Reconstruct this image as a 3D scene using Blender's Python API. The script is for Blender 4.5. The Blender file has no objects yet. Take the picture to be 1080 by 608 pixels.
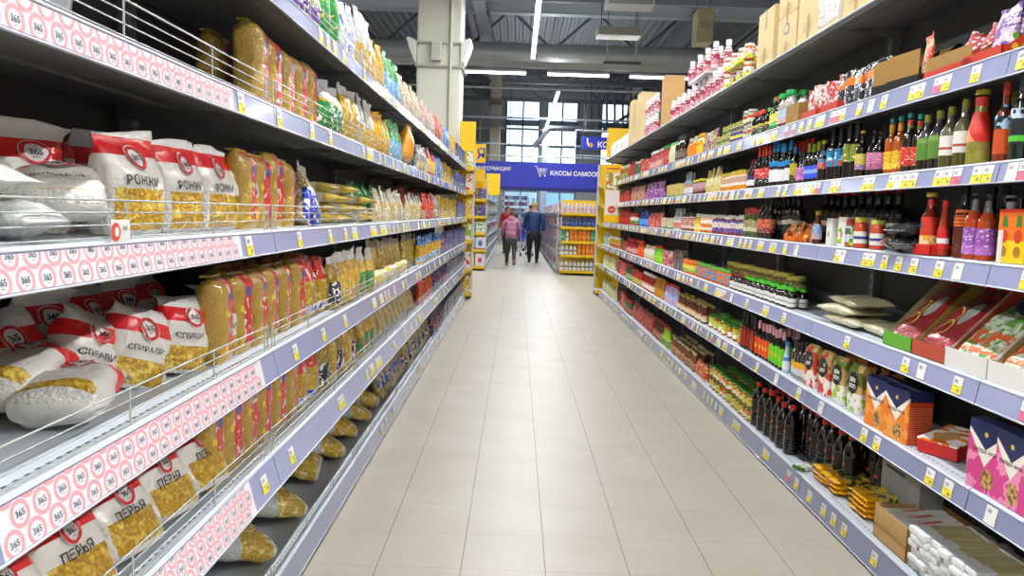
import bpy, bmesh, math, random
from mathutils import Vector, Matrix, Euler, noise as mnoise
PI = math.pi
R = math.radians
random.seed(7)
COL = bpy.context.scene.collection

# ------------------------------------------------------------------ camera
F_PX, CX, CY = 800.0, 540.0, 304.0
CAM_Z = 1.39
PITCH, YAW, ROLL = math.atan(78.7 / 800), math.atan(2.4 / 800), 0.033
fw = Vector((-math.sin(YAW) * math.cos(PITCH), math.cos(YAW) * math.cos(PITCH), -math.sin(PITCH)))
rt0 = fw.cross(Vector((0, 0, 1))).normalized()
up0 = rt0.cross(fw)
rt = rt0 * math.cos(ROLL) + up0 * math.sin(ROLL)
up = up0 * math.cos(ROLL) - rt0 * math.sin(ROLL)
CAM = Vector((0, 0, CAM_Z))

def ypos(px, X, z):
    """distance down the aisle of the point on the line (X, z) seen at image column px"""
    k = rt * F_PX - fw * (px - CX)
    return -(X * k.x + (z - CAM_Z) * k.z) / k.y

def proj(p):
    v = Vector(p) - CAM
    d = v.dot(fw)
    return (CX + F_PX * v.dot(rt) / d, CY - F_PX * v.dot(up) / d)

cd = bpy.data.cameras.new('camera')
cam = bpy.data.objects.new('camera', cd)
COL.objects.link(cam)
cd.sensor_width = 36; cd.lens = F_PX / 1080 * 36; cd.clip_start = 0.05; cd.clip_end = 200
m = Matrix((rt, up, -fw)).transposed().to_4x4()
m.translation = CAM
cam.matrix_world = m
bpy.context.scene.camera = cam

# ------------------------------------------------------------------ materials
def hexc(h):
    if not isinstance(h, str): return tuple(h)
    h = h.lstrip('#')
    o = []
    for i in (0, 2, 4):
        v = int(h[i:i + 2], 16) / 255
        o.append(v / 12.92 if v <= .04045 else ((v + .055) / 1.055) ** 2.4)
    return tuple(o)

class S:
    """a shader value that can be written as an expression"""
    def __init__(s, nt, k): s.nt, s.k = nt, k
    def _m(s, op, *o):
        n = s.nt.nodes.new('ShaderNodeMath'); n.operation = op
        for i, v in enumerate((s,) + o):
            if isinstance(v, S): s.nt.links.new(v.k, n.inputs[i])
            else: n.inputs[i].default_value = v
        return S(s.nt, n.outputs[0])
    def __add__(s, o): return s._m('ADD', o)
    def __sub__(s, o): return s._m('SUBTRACT', o)
    def __mul__(s, o): return s._m('MULTIPLY', o)
    def __truediv__(s, o): return s._m('DIVIDE', o)
    def gt(s, o): return s._m('GREATER_THAN', o)
    def lt(s, o): return s._m('LESS_THAN', o)
    def abs(s): return s._m('ABSOLUTE')
    def frac(s): return s._m('FRACT')
    def sin(s): return s._m('SINE')
    def max(s, o): return s._m('MAXIMUM', o)
    def min(s, o): return s._m('MINIMUM', o)
    def sqrt(s): return s._m('SQRT')
    def between(s, a, b): return s.gt(a) * s.lt(b)

class G:
    def __init__(g, nt, coord='Generated'):
        g.nt = nt
        tc = nt.nodes.new('ShaderNodeTexCoord')
        g.vec = tc.outputs[coord]
        sp = nt.nodes.new('ShaderNodeSeparateXYZ'); nt.links.new(g.vec, sp.inputs[0])
        g.x, g.y, g.z = (S(nt, sp.outputs[i]) for i in range(3))
        tc2 = nt.nodes.new('ShaderNodeTexCoord'); g.obj = tc2.outputs['Object']
        oi = nt.nodes.new('ShaderNodeObjectInfo'); g.rand = S(nt, oi.outputs['Random'])
        g.raw = g.obj                                   # every copy gets its own cut of the pattern
        va = nt.nodes.new('ShaderNodeVectorMath'); va.operation = 'ADD'
        nt.links.new(g.obj, va.inputs[0]); nt.links.new((g.rand * 3.7).k, va.inputs[1]); g.obj = va.outputs[0]
    def noise(g, sc, det=2, vec=None, dist=0, rough=.5):
        n = g.nt.nodes.new('ShaderNodeTexNoise'); n.inputs['Scale'].default_value = sc
        n.inputs['Detail'].default_value = det; n.inputs['Distortion'].default_value = dist
        n.inputs['Roughness'].default_value = rough
        g.nt.links.new(vec or g.obj, n.inputs['Vector'])
        return S(g.nt, n.outputs['Fac'])
    def voro(g, sc, feat='F1', vec=None, out='Distance', metric=None):
        n = g.nt.nodes.new('ShaderNodeTexVoronoi'); n.inputs['Scale'].default_value = sc
        n.feature = feat
        g.nt.links.new(vec or g.obj, n.inputs['Vector'])
        if out == 'Color':
            sp = g.nt.nodes.new('ShaderNodeSeparateXYZ'); g.nt.links.new(n.outputs['Color'], sp.inputs[0])
            return S(g.nt, sp.outputs[0])
        return S(g.nt, n.outputs[out])
    def scaled(g, x, y, z):
        n = g.nt.nodes.new('ShaderNodeMapping'); n.inputs['Scale'].default_value = (x, y, z)
        g.nt.links.new(g.obj, n.inputs['Vector'])
        return n.outputs[0]
    def mix(g, f, a, b):
        n = g.nt.nodes.new('ShaderNodeMix'); n.data_type = 'RGBA'; n.clamp_factor = True
        for i, v in ((0, f), (6, a), (7, b)):
            if isinstance(v, S): g.nt.links.new(v.k, n.inputs[i])
            elif i == 0: n.inputs[0].default_value = v
            else: n.inputs[i].default_value = (*hexc(v), 1)
        return S(g.nt, n.outputs[2])

MATS = {}
def mat(name, col='#888888', rough=.5, metal=0, fn=None, bump=None, coat=0, emit=0, spec=.5, trans=0, alpha=1):
    """col: flat colour, fn(g): colour expression, bump(g): (height, strength, distance)"""
    if name in MATS: return MATS[name]
    m = bpy.data.materials.new(name); m.use_nodes = True
    nt = m.node_tree; b = nt.nodes['Principled BSDF']
    b.inputs['Roughness'].default_value = rough; b.inputs['Metallic'].default_value = metal
    b.inputs['Specular IOR Level'].default_value = spec
    b.inputs['Coat Weight'].default_value = coat; b.inputs['Coat Roughness'].default_value = .12
    b.inputs['Transmission Weight'].default_value = trans; b.inputs['Alpha'].default_value = alpha
    g = G(nt) if (fn or bump) else None
    if fn:
        c = fn(g)
        nt.links.new(c.k, b.inputs['Base Color'])
        if emit: nt.links.new(c.k, b.inputs['Emission Color'])
    else:
        b.inputs['Base Color'].default_value = (*hexc(col), 1)
        if emit: b.inputs['Emission Color'].default_value = (*hexc(col), 1)
    if emit: b.inputs['Emission Strength'].default_value = emit
    if bump:
        h, st, di = bump(g)
        n = nt.nodes.new('ShaderNodeBump'); n.inputs['Strength'].default_value = st; n.inputs['Distance'].default_value = di
        nt.links.new(h.k, n.inputs['Height']); nt.links.new(n.outputs[0], b.inputs['Normal'])
    MATS[name] = m
    return m

def plain(c, rough=.45, **k):
    return mat('plain_%s_%d' % (c.lstrip('#'), int(rough * 100)), c, rough, **k)
def glossy(c, rough=.12):
    return mat('gloss_' + c.lstrip('#'), c, rough, coat=.6)
def film(c, rough=.22):
    """crinkled shiny plastic film"""
    return mat('film_' + c.lstrip('#'), c, rough, coat=.3, bump=lambda g: (g.noise(28, 3, dist=1.2), .55, .008))
def printed(c1, c2, c3='#ffffff', sc=38, rough=.4):
    """busy package print: patches of three colours"""
    def fn(g):
        n = g.noise(sc * 1.7, 2, vec=g.scaled(1, 1, 1.5))
        v = g.voro(sc * 1.5, out='Color')
        a = g.mix(v.gt(.62), c1, c2)
        return g.mix(n.gt(.6), a, c3)
    return mat('print_%s_%s_%s_%d' % (c1.lstrip('#'), c2.lstrip('#'), c3.lstrip('#'), sc), fn=fn, rough=rough)
def bands(c1, c2, zs, rough=.4, c3=None):
    """label with a block of colour two between the heights zs"""
    def fn(g):
        c = g.mix(g.z.between(zs[0], zs[1]), c1, c2)
        if c3: c = g.mix(g.noise(60, 1).gt(.62), c, c3)
        return c
    return mat('band_%s_%s_%d_%s' % (c1.lstrip('#'), c2.lstrip('#'), int(zs[0] * 100), c3), fn=fn, rough=rough)

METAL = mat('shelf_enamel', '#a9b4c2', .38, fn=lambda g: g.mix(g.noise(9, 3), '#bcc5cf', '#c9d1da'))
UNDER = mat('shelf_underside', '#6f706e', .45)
STEEL = mat('upright_steel', '#8c9092', .38, metal=.5)
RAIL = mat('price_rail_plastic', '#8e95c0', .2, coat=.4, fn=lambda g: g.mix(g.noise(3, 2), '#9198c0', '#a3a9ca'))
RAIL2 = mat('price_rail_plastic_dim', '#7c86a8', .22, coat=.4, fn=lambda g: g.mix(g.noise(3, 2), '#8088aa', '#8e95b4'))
EDGE = mat('rail_clear_edge', '#cdd3e2', .12, coat=.6)
WIRE = mat('fence_wire', '#c4cac6', .25, metal=.35)
WHITE = plain('#eceae6', .35)
TAGY = plain('#f1e03a', .4)
TAGR = plain('#e8708a', .4)
INK = plain('#2a2c33', .5)
INKG = plain('#5f6a76', .5)
PINK = plain('#eaa6ae', .4)
STRIPW = mat('paper_strip', '#f1eef4', .22, coat=.35)
BACK = mat('back_panel_grey', '#4a4b4a', .6, fn=lambda g: g.mix(g.voro(38).lt(.13), '#484a4b', '#1c1c1e'))
CARD = mat('cardboard', '#c39a62', .75, fn=lambda g: g.mix(g.noise(30, 4), '#b88f58', '#c9a26a'))
CARDP = mat('pale_cardboard', '#d8c08c', .7, fn=lambda g: g.mix(g.noise(14, 4), '#cfb682', '#e0ca98'))
YEL = mat('yellow_display_board', '#f6c50a', .45)
SHOPBLUE = mat('blue_sign_board', '#2b36b8', .4)

def pasta_fn(g, a='#b8840c', b='#ecc83a', c='#f8dc6a', sc=105):
    v = g.voro(sc, vec=g.obj)
    n = g.noise(sc * .35, 2)
    x = g.mix((v * 1.5), b, a)
    return g.mix((n - .52) * 6, x, c)
def pasta_bump(g, sc=105):
    return (g.voro(sc) * .7 + g.noise(24, 3, dist=1) * 1.2, .8, .007)

# ------------------------------------------------------------------ text outlines (built-in font)
_TX = {}
def text_tris(s, bold=.02):
    if (s, bold) in _TX: return _TX[(s, bold)]
    cu = bpy.data.curves.new('t', 'FONT'); cu.body = s; cu.size = 1; cu.offset = bold
    cu.align_x = 'CENTER'; cu.align_y = 'CENTER'; cu.resolution_u = 2
    ob = bpy.data.objects.new('t', cu)
    me = bpy.data.meshes.new_from_object(ob)
    vs = [(v.co.x, v.co.y) for v in me.vertices]; fs = [tuple(p.vertices) for p in me.polygons]
    bpy.data.objects.remove(ob); bpy.data.meshes.remove(me); bpy.data.curves.remove(cu)
    x0 = min(v[0] for v in vs); x1 = max(v[0] for v in vs); y0 = min(v[1] for v in vs); y1 = max(v[1] for v in vs)
    w, h = x1 - x0, y1 - y0
    vs = [((x - (x0 + x1) / 2) / h, (y - (y0 + y1) / 2) / h) for x, y in vs]   # height 1, centred
    _TX[(s, bold)] = (vs, fs, w / h)
    return _TX[(s, bold)]

# ------------------------------------------------------------------ mesh builder
class MB:
    def __init__(s): s.v, s.f, s.mi, s.sm, s.mats = [], [], [], [], []
    def _mi(s, m):
        if m not in s.mats: s.mats.append(m)
        return s.mats.index(m)
    def add(s, vs, fs, m, smooth=False):
        o = len(s.v); s.v += [tuple(v) for v in vs]; k = s._mi(m)
        for f in fs: s.f.append(tuple(i + o for i in f)); s.mi.append(k); s.sm.append(smooth)
        return s
    def box(s, x0, x1, y0, y1, z0, z1, m):
        vs = [(x, y, z) for x in (x0, x1) for y in (y0, y1) for z in (z0, z1)]
        return s.add(vs, [(0, 1, 3, 2), (4, 6, 7, 5), (0, 4, 5, 1), (2, 3, 7, 6), (0, 2, 6, 4), (1, 5, 7, 3)], m)
    def cbox(s, x0, x1, y0, y1, z0, z1, m, b=.003):
        """box with rounded edges"""
        bm = bmesh.new(); bmesh.ops.create_cube(bm, size=1)
        for v in bm.verts:
            v.co = ((x0 + x1) / 2 + v.co.x * (x1 - x0), (y0 + y1) / 2 + v.co.y * (y1 - y0), (z0 + z1) / 2 + v.co.z * (z1 - z0))
        bmesh.ops.bevel(bm, geom=bm.edges[:], offset=b, segments=2, affect='EDGES', profile=.6)
        bm.verts.index_update()
        s.add([v.co[:] for v in bm.verts], [[v.index for v in f.verts] for f in bm.faces], m); bm.free()
        return s
    def quad(s, a, b, c, d, m): return s.add([a, b, c, d], [(0, 1, 2, 3)], m)
    def lathe(s, prof, m, n=16, c=(0, 0), smooth=True, sq=None, capm=None):
        """prof: (radius, z) or (radius, z, material)"""
        rings = []
        for p in prof:
            r, z = p[0], p[1]
            ring = []
            for i in range(n):
                a = 2 * PI * (i + .5) / n
                ca, sa = math.cos(a), math.sin(a)
                if sq:
                    k = (abs(ca) ** sq + abs(sa) ** sq) ** (-1 / sq); ca, sa = ca * k, sa * k
                ring.append((c[0] + r * ca, c[1] + r * sa, z))
            rings.append(ring)
        for k in range(len(prof) - 1):
            mm = prof[k][2] if len(prof[k]) > 2 else m
            s.add(rings[k] + rings[k + 1], [(i, (i + 1) % n, n + (i + 1) % n, n + i) for i in range(n)], mm, smooth)
        s.add(rings[0], [tuple(range(n))[::-1]], m); s.add(rings[-1], [tuple(range(n))], capm or m)
        return s
    def tube(s, pts, r, m, n=5, smooth=True):
        pts = [Vector(p) for p in pts]; rings = []
        for i, p in enumerate(pts):
            t = (pts[min(i + 1, len(pts) - 1)] - pts[max(i - 1, 0)]).normalized()
            a = t.orthogonal().normalized() if abs(t.z) > .9 else t.cross(Vector((0, 0, 1))).normalized()
            b = t.cross(a)
            rr = r[i] if isinstance(r, (list, tuple)) else r
            rings.append([p + (a * math.cos(2 * PI * (j + .5) / n) + b * math.sin(2 * PI * (j + .5) / n)) * rr for j in range(n)])
        for k in range(len(pts) - 1):
            s.add(rings[k] + rings[k + 1], [(i, (i + 1) % n, n + (i + 1) % n, n + i) for i in range(n)], m, smooth)
        s.add(rings[0], [tuple(range(n))], m); s.add(rings[-1], [tuple(range(n))[::-1]], m)
        return s
    def text(s, t, size, fn, m, bold=.02):
        """size: letter height; fn(x, y) -> point"""
        vs, fs, w = text_tris(t, bold)
        return s.add([fn(x * size, y * size) for x, y in vs], fs, m)
    def ring(s, c, r0, r1, fn, m, n=20, sx=1, lim=None):
        vs = []
        for i in range(n):
            a = 2 * PI * i / n
            for r in (r0, r1):
                x, y = c[0] + sx * r * math.cos(a), c[1] + r * math.sin(a)
                if lim: y = min(max(y, lim[0]), lim[1])
                vs.append(fn(x, y))
        fs = [(2 * i, 2 * i + 1, (2 * i + 3) % (2 * n), (2 * i + 2) % (2 * n)) for i in range(n)]
        return s.add(vs, fs, m)
    def disc(s, c, r, fn, m, n=18, sx=1):
        return s.add([fn(c[0] + sx * r * math.cos(2 * PI * i / n), c[1] + r * math.sin(2 * PI * i / n)) for i in range(n)], [tuple(range(n))], m)
    def build(s, name, parent=None, origin=(0, 0, 0), link=True, fix=True):
        me = bpy.data.meshes.new(name)
        ox, oy, oz = origin
        me.from_pydata([(x - ox, y - oy, z - oz) for x, y, z in s.v], [], s.f)
        for mm in s.mats: me.materials.append(mm)
        me.polygons.foreach_set('material_index', s.mi)
        me.polygons.foreach_set('use_smooth', s.sm)
        me.update()
        if fix:
            bm = bmesh.new(); bm.from_mesh(me)
            bmesh.ops.recalc_face_normals(bm, faces=bm.faces[:]); bm.to_mesh(me); bm.free()
        ob = bpy.data.objects.new(name, me)
        if link: COL.objects.link(ob)
        if parent: ob.parent = parent
        elif link: ob.location = origin
        return ob

def tag(o, label=None, cat=None, group=None, kind=None):
    if label: o['label'] = label
    if cat: o['category'] = cat
    if group: o['group'] = group
    if kind: o['kind'] = kind
    return o
def empty(name, loc=(0, 0, 0), rz=0, link=True):
    o = bpy.data.objects.new(name, None); o.location = loc; o.rotation_euler = (0, 0, rz); o.empty_display_size = .05
    if link: COL.objects.link(o)
    return o
def struct(name, mb, label=None):
    o = mb.build(name, None); o['kind'] = 'structure'
    if label: o['label'] = label
    return o

# ------------------------------------------------------------------ templates and their copies
KIDS = {}
def template(name, parts, subs=None):
    """parts: [(name, MB)] or [(name, MB, [(sub name, MB)])]; one part with name None is the thing itself"""
    if len(parts) == 1 and parts[0][0] is None:
        return (parts[0][1].build(name, link=False), [])
    root = empty(name, link=False)
    return (root, [(p[1].build(p[0], link=False), [q[1].build(q[0], link=False) for q in (p[2] if len(p) > 2 else [])]) for p in parts])
USED = {}
def put(t, loc, rot=(0, 0, 0), label=None, cat=None, group=None, sc=1):
    root, kids = t
    r = root.copy(); COL.objects.link(r); r.location = (loc[0], loc[1], loc[2] + .0008); r.rotation_euler = rot
    if sc != 1: r.scale = sc if isinstance(sc, (tuple, list)) else (sc, sc, sc)
    for k, subs in kids:
        c = k.copy(); COL.objects.link(c); c.parent = r
        for q in subs:
            d = q.copy(); COL.objects.link(d); d.parent = c
    tag(r, label, cat, group)
    if label:
        USED.setdefault(label, []).append((r.name, group))
        n = len(label.replace('-', ' ').split())
        if n > 16 or n < 4: print('LABELLEN', n, label)
    return r
ORD = 'first second third fourth fifth sixth seventh eighth ninth tenth eleventh twelfth thirteenth fourteenth fifteenth sixteenth seventeenth eighteenth nineteenth twentieth'.split()
# ------------------------------------------------------------------ product shapes
def sup(s, n=3.2): return max(0., 1 - abs(s) ** n) ** (1 / n)
class Bag:
    """a filled plastic bag: front towards -y, width along x; kind 'pillow' has a crimped top seal, 'block' a folded top"""
    def __init__(b, w, h, d, kind='pillow', seed=0, amp=.006, bend=0, flop=0, n=3.2):
        b.w, b.h, b.d, b.kind, b.seed, b.amp, b.bend, b.flop, b.n = w, h, d, kind, seed, amp, bend, flop, n
    def WD(b, t):
        if b.kind == 'pillow':
            D = .8 + .2 * min(1, t / .12) if t < .12 else 1 if t < .45 else max(.03, 1 - ((t - .45) / .47) ** 1.7)
            W = .95 + .05 * min(1, t / .1); W *= 1 - .05 * max(0, min(1, (t - .5) / .3)) + (.05 if t > .9 else 0)
            if t < .04: D *= .86
        elif b.kind == 'lying':
            u = abs(2 * t - 1); D = max(.04, (1 - u ** 3.2)); W = 1 - .06 * (1 - u) + .02 * u
        else:
            D = (.85 + .15 * min(1, t / .08)) if t < .82 else max(.1, 1 - ((t - .82) / .18) ** 2.2)
            W = (.93 + .07 * min(1, t / .1)) * (1 if t < .86 else 1 - .14 * ((t - .86) / .14) ** 2)
        return W, D
    def off(b, p, t):
        k = Vector((p[0] * 18 + b.seed * 7.3, p[1] * 18, p[2] * 18 + b.seed * 3.1))
        v = mnoise.noise_vector(k) * b.amp
        k2 = Vector((p[0] * 55 + b.seed, p[1] * 55, p[2] * 40))
        v2 = mnoise.noise_vector(k2) * b.amp * .45
        edge = min(1, t / .06)
        x, y, z = p
        if b.kind == 'pillow':
            y += .007 * math.sin(x * 70 + b.seed * 2) * max(0, (t - .86) / .14)
            z += (.010 * math.sin(x * 16 + b.seed) * max(0, (t - .8) / .2)) * 1
            y += b.flop * max(0, (t - .72) / .28) ** 2
            z -= abs(b.flop) * .7 * max(0, (t - .72) / .28) ** 2
        y += b.bend * t * t
        return (x + (v.x + v2.x) * edge, y + (v.y + v2.y) * edge, z + (v.z * .6) * edge)
    def front(b, x, y, lift=.0022):
        """a point on the front; x, y measured from the centre of the base"""
        t = max(0, min(1, y / b.h)); W, D = b.WD(t)
        s = max(-1, min(1, x / (b.w * W / 2)))
        p = b.off((x, -b.d / 2 * D * sup(s, b.n), y), t)
        return (p[0], p[1] - lift, p[2])
    def mesh(b, mb, m, nu=28, nv=18):
        ts = [i / nv for i in range(nv + 1)]
        if b.kind != 'block': ts = [0, .015] + ts[1:]
        else: ts = [0, .012] + ts[1:-1] + [.975, 1]
        rings = []
        for t in ts:
            W, D = b.WD(t); ring = []
            for i in range(nu):
                a = 2 * PI * i / nu
                ca, sa = math.cos(a), math.sin(a)
                x = math.copysign(abs(ca) ** (2 / b.n), ca) * b.w / 2 * W
                y = math.copysign(abs(sa) ** (2 / b.n), sa) * b.d / 2 * D
                ring.append(b.off((x, y, t * b.h), t))
            rings.append(ring)
        vs = [p for r in rings for p in r]; fs = []
        for k in range(len(rings) - 1):
            o = k * nu
            fs += [(o + i, o + (i + 1) % nu, o + nu + (i + 1) % nu, o + nu + i) for i in range(nu)]
        fs.append(tuple(range(nu))[::-1]); fs.append(tuple(range(len(vs) - nu, len(vs))))
        mb.add(vs, fs, m, True)
        return mb

def film_bump(g):
    return (g.noise(22, 3, dist=1.5) + g.noise(90, 2) * .3, .6, .008)
RW = {}
def rw_mat(lo, hi, base='#dedad2', top='#e4252a', back=False):
    """white bag film: clear seal, red band, white middle, window onto the pasta"""
    key = (lo, hi, base)
    if key in RW: return RW[key]
    def fn(g):
        z, x, y = g.z, g.x, g.y
        w = g.mix(g.noise(14, 3, dist=1), base, '#f4f1ec')
        win = z.between(.045, lo) * y.lt(.42) * x.between(.1, .9)
        c = g.mix(win, w, pasta_fn(g))
        c = g.mix(z.between(hi, hi + .17), c, g.mix(g.noise(30, 2).gt(.66), top, '#c4141c'))
        c = g.mix(z.gt(hi + .17), c, '#efeeec')
        return c
    m = mat('red_white_pasta_bag_%d_%d_%s' % (lo * 100, hi * 100, base[1:]), fn=fn, rough=.3, coat=.35, bump=lambda g: (
        g.noise(22, 3, dist=1.5) + g.voro(105) * g.z.lt(lo) * g.y.lt(.42) * .8, .7, .008))
    RW[key] = m
    return m
SEAL_RED = plain('#d3222a', .35)
LOGO_RING = plain('#d52f36', .35); LOGO_W = plain('#f2f0ee', .35)
def rw_bag(word, w=.15, h=.26, d=.085, seed=0, lo=.42, hi=.70, kind='pillow', flop=0, bend=0, wordsize=.019, side=.0, wrows=None, base='#e2ddd4', amp=.006):
    b = Bag(w, h, d, kind, seed, amp=amp, flop=flop, bend=bend)
    mb = MB(); b.mesh(mb, rw_mat(lo, hi, base))
    f = b.front
    cy = h * (hi + .02)
    mb.disc((side, cy), .0285, lambda x, y: f(x, y, .0042), LOGO_W)
    mb.ring((side, cy), .0195, .0265, lambda x, y: f(x, y, .0062), LOGO_RING)
    mb.text('365', .0135, lambda x, y: f(x + side, y + cy + .001, .0075), INK, .03)
    mb.text('дней', .0045, lambda x, y: f(x + side, y + cy - .0105, .0075), INK, .01)
    if word:
        wy = h * (lo + hi) / 2 - .012
        ww = text_tris(word, .015)[2] * wordsize
        sz = wordsize if ww < w * .64 else wordsize * w * .64 / ww
        mb.text(word, sz, lambda x, y: f(x + side * .5 - .006, y + wy, .0065), INK, .015)
    return template('pasta_bag', [(None, mb)])

def brown_mat(front_red=True):
    def fn(g):
        base = g.mix(g.noise(40, 3, dist=.8), '#a98431', '#d2ae55')
        base = g.mix((g.noise(150, 2) - .57) * 4, base, '#8a6828')
        fr = g.y.lt(.42)
        band = fr * g.x.between(.40, .84)
        pr = g.mix(g.noise(45, 1).gt(.61), '#da332c', '#f0e6dc')
        c = g.mix(band * g.z.between(.10, .97), base, pr)
        dz = (g.z - .76).abs() * 1.9; dx = (g.x - .60).abs()          # blue emblem and yellow discs near the band
        c = g.mix(fr * (dz * dz + dx * dx).lt(.016), c, '#4a4fa0')
        for zz in (.16, .56):
            a = (g.z - zz).abs() * 1.95; bb = (g.x - .33).abs()
            c = g.mix(fr * (a * a + bb * bb).lt(.0075), c, '#e6d21c')
        return c
    return mat('amber_pasta_bag', fn=fn, rough=.28, coat=.4, bump=lambda g: (g.noise(20, 3, dist=1.4) + g.voro(110) * .35, .7, .008))
def brown_bag(seed=0, w=.135, h=.25, d=.09):
    b = Bag(w, h, d, 'block', seed, amp=.008, n=3.6)
    mb = MB(); b.mesh(mb, brown_mat())
    mb.cbox(-w * .36, w * .36, -.006, .030, h - .004, h + .004, brown_mat(), .003)      # folded seal on top
    return template('pasta_bag', [(None, mb)])

def clear_mat(key, pasta=('#b98d1c', '#dcb93f', '#f0d878'), top='#cfcdc8', hi=.68, lab=None, lz=(.1, .4), lab2=None, sc=105, toplab=None):
    """see-through bag: pasta below, empty film above, an optional printed patch and top band"""
    def fn(g):
        c = g.mix(g.z.gt(hi), pasta_fn(g, *pasta, sc=sc), g.mix(g.noise(20, 3, dist=1), top, '#aeaca6'))
        if toplab: c = g.mix(g.z.gt(hi - .04), c, g.mix(g.noise(26, 1).gt(.63), toplab, '#f2ece4'))
        if lab:
            pr = g.mix(g.noise(40, 1).gt(.58), lab, lab2 or '#f4efe4')
            c = g.mix(g.z.between(*lz) * g.y.lt(.40), c, pr)
        return c
    return mat('clear_bag_' + key, fn=fn, rough=.22, coat=.5, bump=lambda g: pasta_bump(g, sc))
def clear_bag(key, w=.14, h=.25, d=.08, seed=0, kind='pillow', flop=0, amp=.007, name='pasta_bag', **k):
    b = Bag(w, h, d, kind, seed, amp=amp, flop=flop)
    mb = MB(); b.mesh(mb, clear_mat(key, **k))
    return template(name, [(None, mb)])
def pack(key, w, h, d, m, seed=0, kind='pillow', name='food_packet', amp=.004, flop=0):
    b = Bag(w, h, d, kind, seed, amp=amp, flop=flop)
    mb = MB(); b.mesh(mb, m, 20, 10)
    return template(name, [(None, mb)])

def carton(w, h, d, m, name='food_carton', extra=None, flaps=True, bev=.0025):
    mb = MB(); mb.cbox(-w / 2, w / 2, -d / 2, d / 2, 0, h, m, bev)
    if flaps:
        mb.box(-w / 2 + .004, w / 2 - .004, -.001, .001, h - .0006, h + .0012, plain('#8a8478'))
    if extra: extra(mb, lambda x, z, l=.0008: (x, -d / 2 - l, z), w, h, d)
    return template(name, [(None, mb)])

DARK = '#120b08'
SHAPES = {   # (radius share, height share); body, shoulder, neck
    'sauce': [(.9, 0), (1, .02), (1, .54), (.95, .60), (.68, .68), (.46, .74), (.38, .79), (.36, .90)],
    'tall': [(.9, 0), (1, .015), (1, .56), (.9, .62), (.5, .68), (.42, .72), (.40, .90)],
    'cone': [(.9, 0), (1, .02), (1, .38), (.86, .50), (.62, .66), (.52, .78), (.52, .90)],
    'straight': [(.9, 0), (1, .02), (1, .60), (.82, .70), (.5, .76), (.45, .86)],
    'pet': [(.7, 0), (.96, .02), (1, .05), (.96, .07), (1, .09), (.96, .115), (1, .14), (.96, .17), (1, .20), (.96, .23), (1, .26), (.96, .30), (.97, .34), (.97, .58), (1, .62), (.92, .70), (.7, .80), (.34, .89), (.32, .93)],
    'jar': [(.9, 0), (1, .03), (1, .74), (.94, .80), (.86, .83), (.86, .86)],
    'squat': [(.9, 0), (1, .03), (1, .58), (.8, .70), (.5, .76), (.5, .84)],
    'jug': [(.8, 0), (1, .03), (1, .6), (.8, .75), (.35, .86), (.33, .92)],
}
def bottle(h, r, body, lab, cap, shape='sauce', lz=(.10, .44), caph=None, capr=None, neck=None, neckz=(.72, .88), n=16, simple=False, name=None, sq=None, text=None, tcol=None, capn='cap'):
    name = name or ('soy_sauce_bottle' if body == DARK else 'condiment_bottle' if simple else 'sauce_bottle')
    prof = SHAPES[shape]; bm_ = glossy(body) if isinstance(body, str) else body
    top = prof[-1][1]
    P = [(a * r, z * h) for a, z in prof]
    b = MB(); b.lathe(P, bm_, n, sq=sq)
    c = MB() if not simple else b
    cr = capr or max(prof[-1][0] * 1.12, .28) * r
    cm = plain(cap, .35) if isinstance(cap, str) else cap
    c0 = (top - .035) * h if not caph else h * (1 - caph)
    c.lathe([(cr, c0), (cr, h * .985), (cr * .9, h)], cm, n)
    l = MB() if not simple else b
    lm = plain(lab, .4) if isinstance(lab, str) else lab
    def rad(z):
        for (a0, z0), (a1, z1) in zip(P, P[1:]):
            if z0 <= z <= z1: return a0 + (a1 - a0) * (z - z0) / max(1e-6, z1 - z0)
        return P[-1][0]
    zs = [lz[0] * h + (lz[1] - lz[0]) * h * i / 4 for i in range(5)]
    if lab: 
        l.lathe([(rad(z) + .0009, z) for z in zs], lm, n, sq=sq)
    nl = l if simple else MB()
    if neck:
        zs = [neckz[0] * h, neckz[1] * h]
        nl.lathe([(rad(z) + .0009, z) for z in zs], plain(neck, .4) if isinstance(neck, str) else neck, n, sq=sq)
    if text:
        zc = (lz[0] + lz[1]) / 2 * h; rr = rad(zc) + .0022
        for i, t in enumerate(text):
            dz = ((len(text) - 1) / 2 - i) * .018
            l.text(t, .012, lambda x, y: (rr * math.sin(x / rr), -rr * math.cos(x / rr), zc + dz + y), tcol or INK, .03)
    if simple: return template(name, [(None, b)])
    return template(name, [('bottle_body' if 'jar' not in name else 'jar_body', b), ('lid' if 'jar' in name else 'cap', c)] + ([('paper_label', l)] if lab else []) + ([('neck_label', nl)] if neck else []))
def jar(h, r, body, lab, cap, lz=(.16, .66), simple=False, n=16, shape='jar', name='glass_jar', **k):
    return bottle(h, r, body, lab, cap, shape, lz, caph=.15, capr=r * .93, simple=simple, name=name, n=n, **k)

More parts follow.
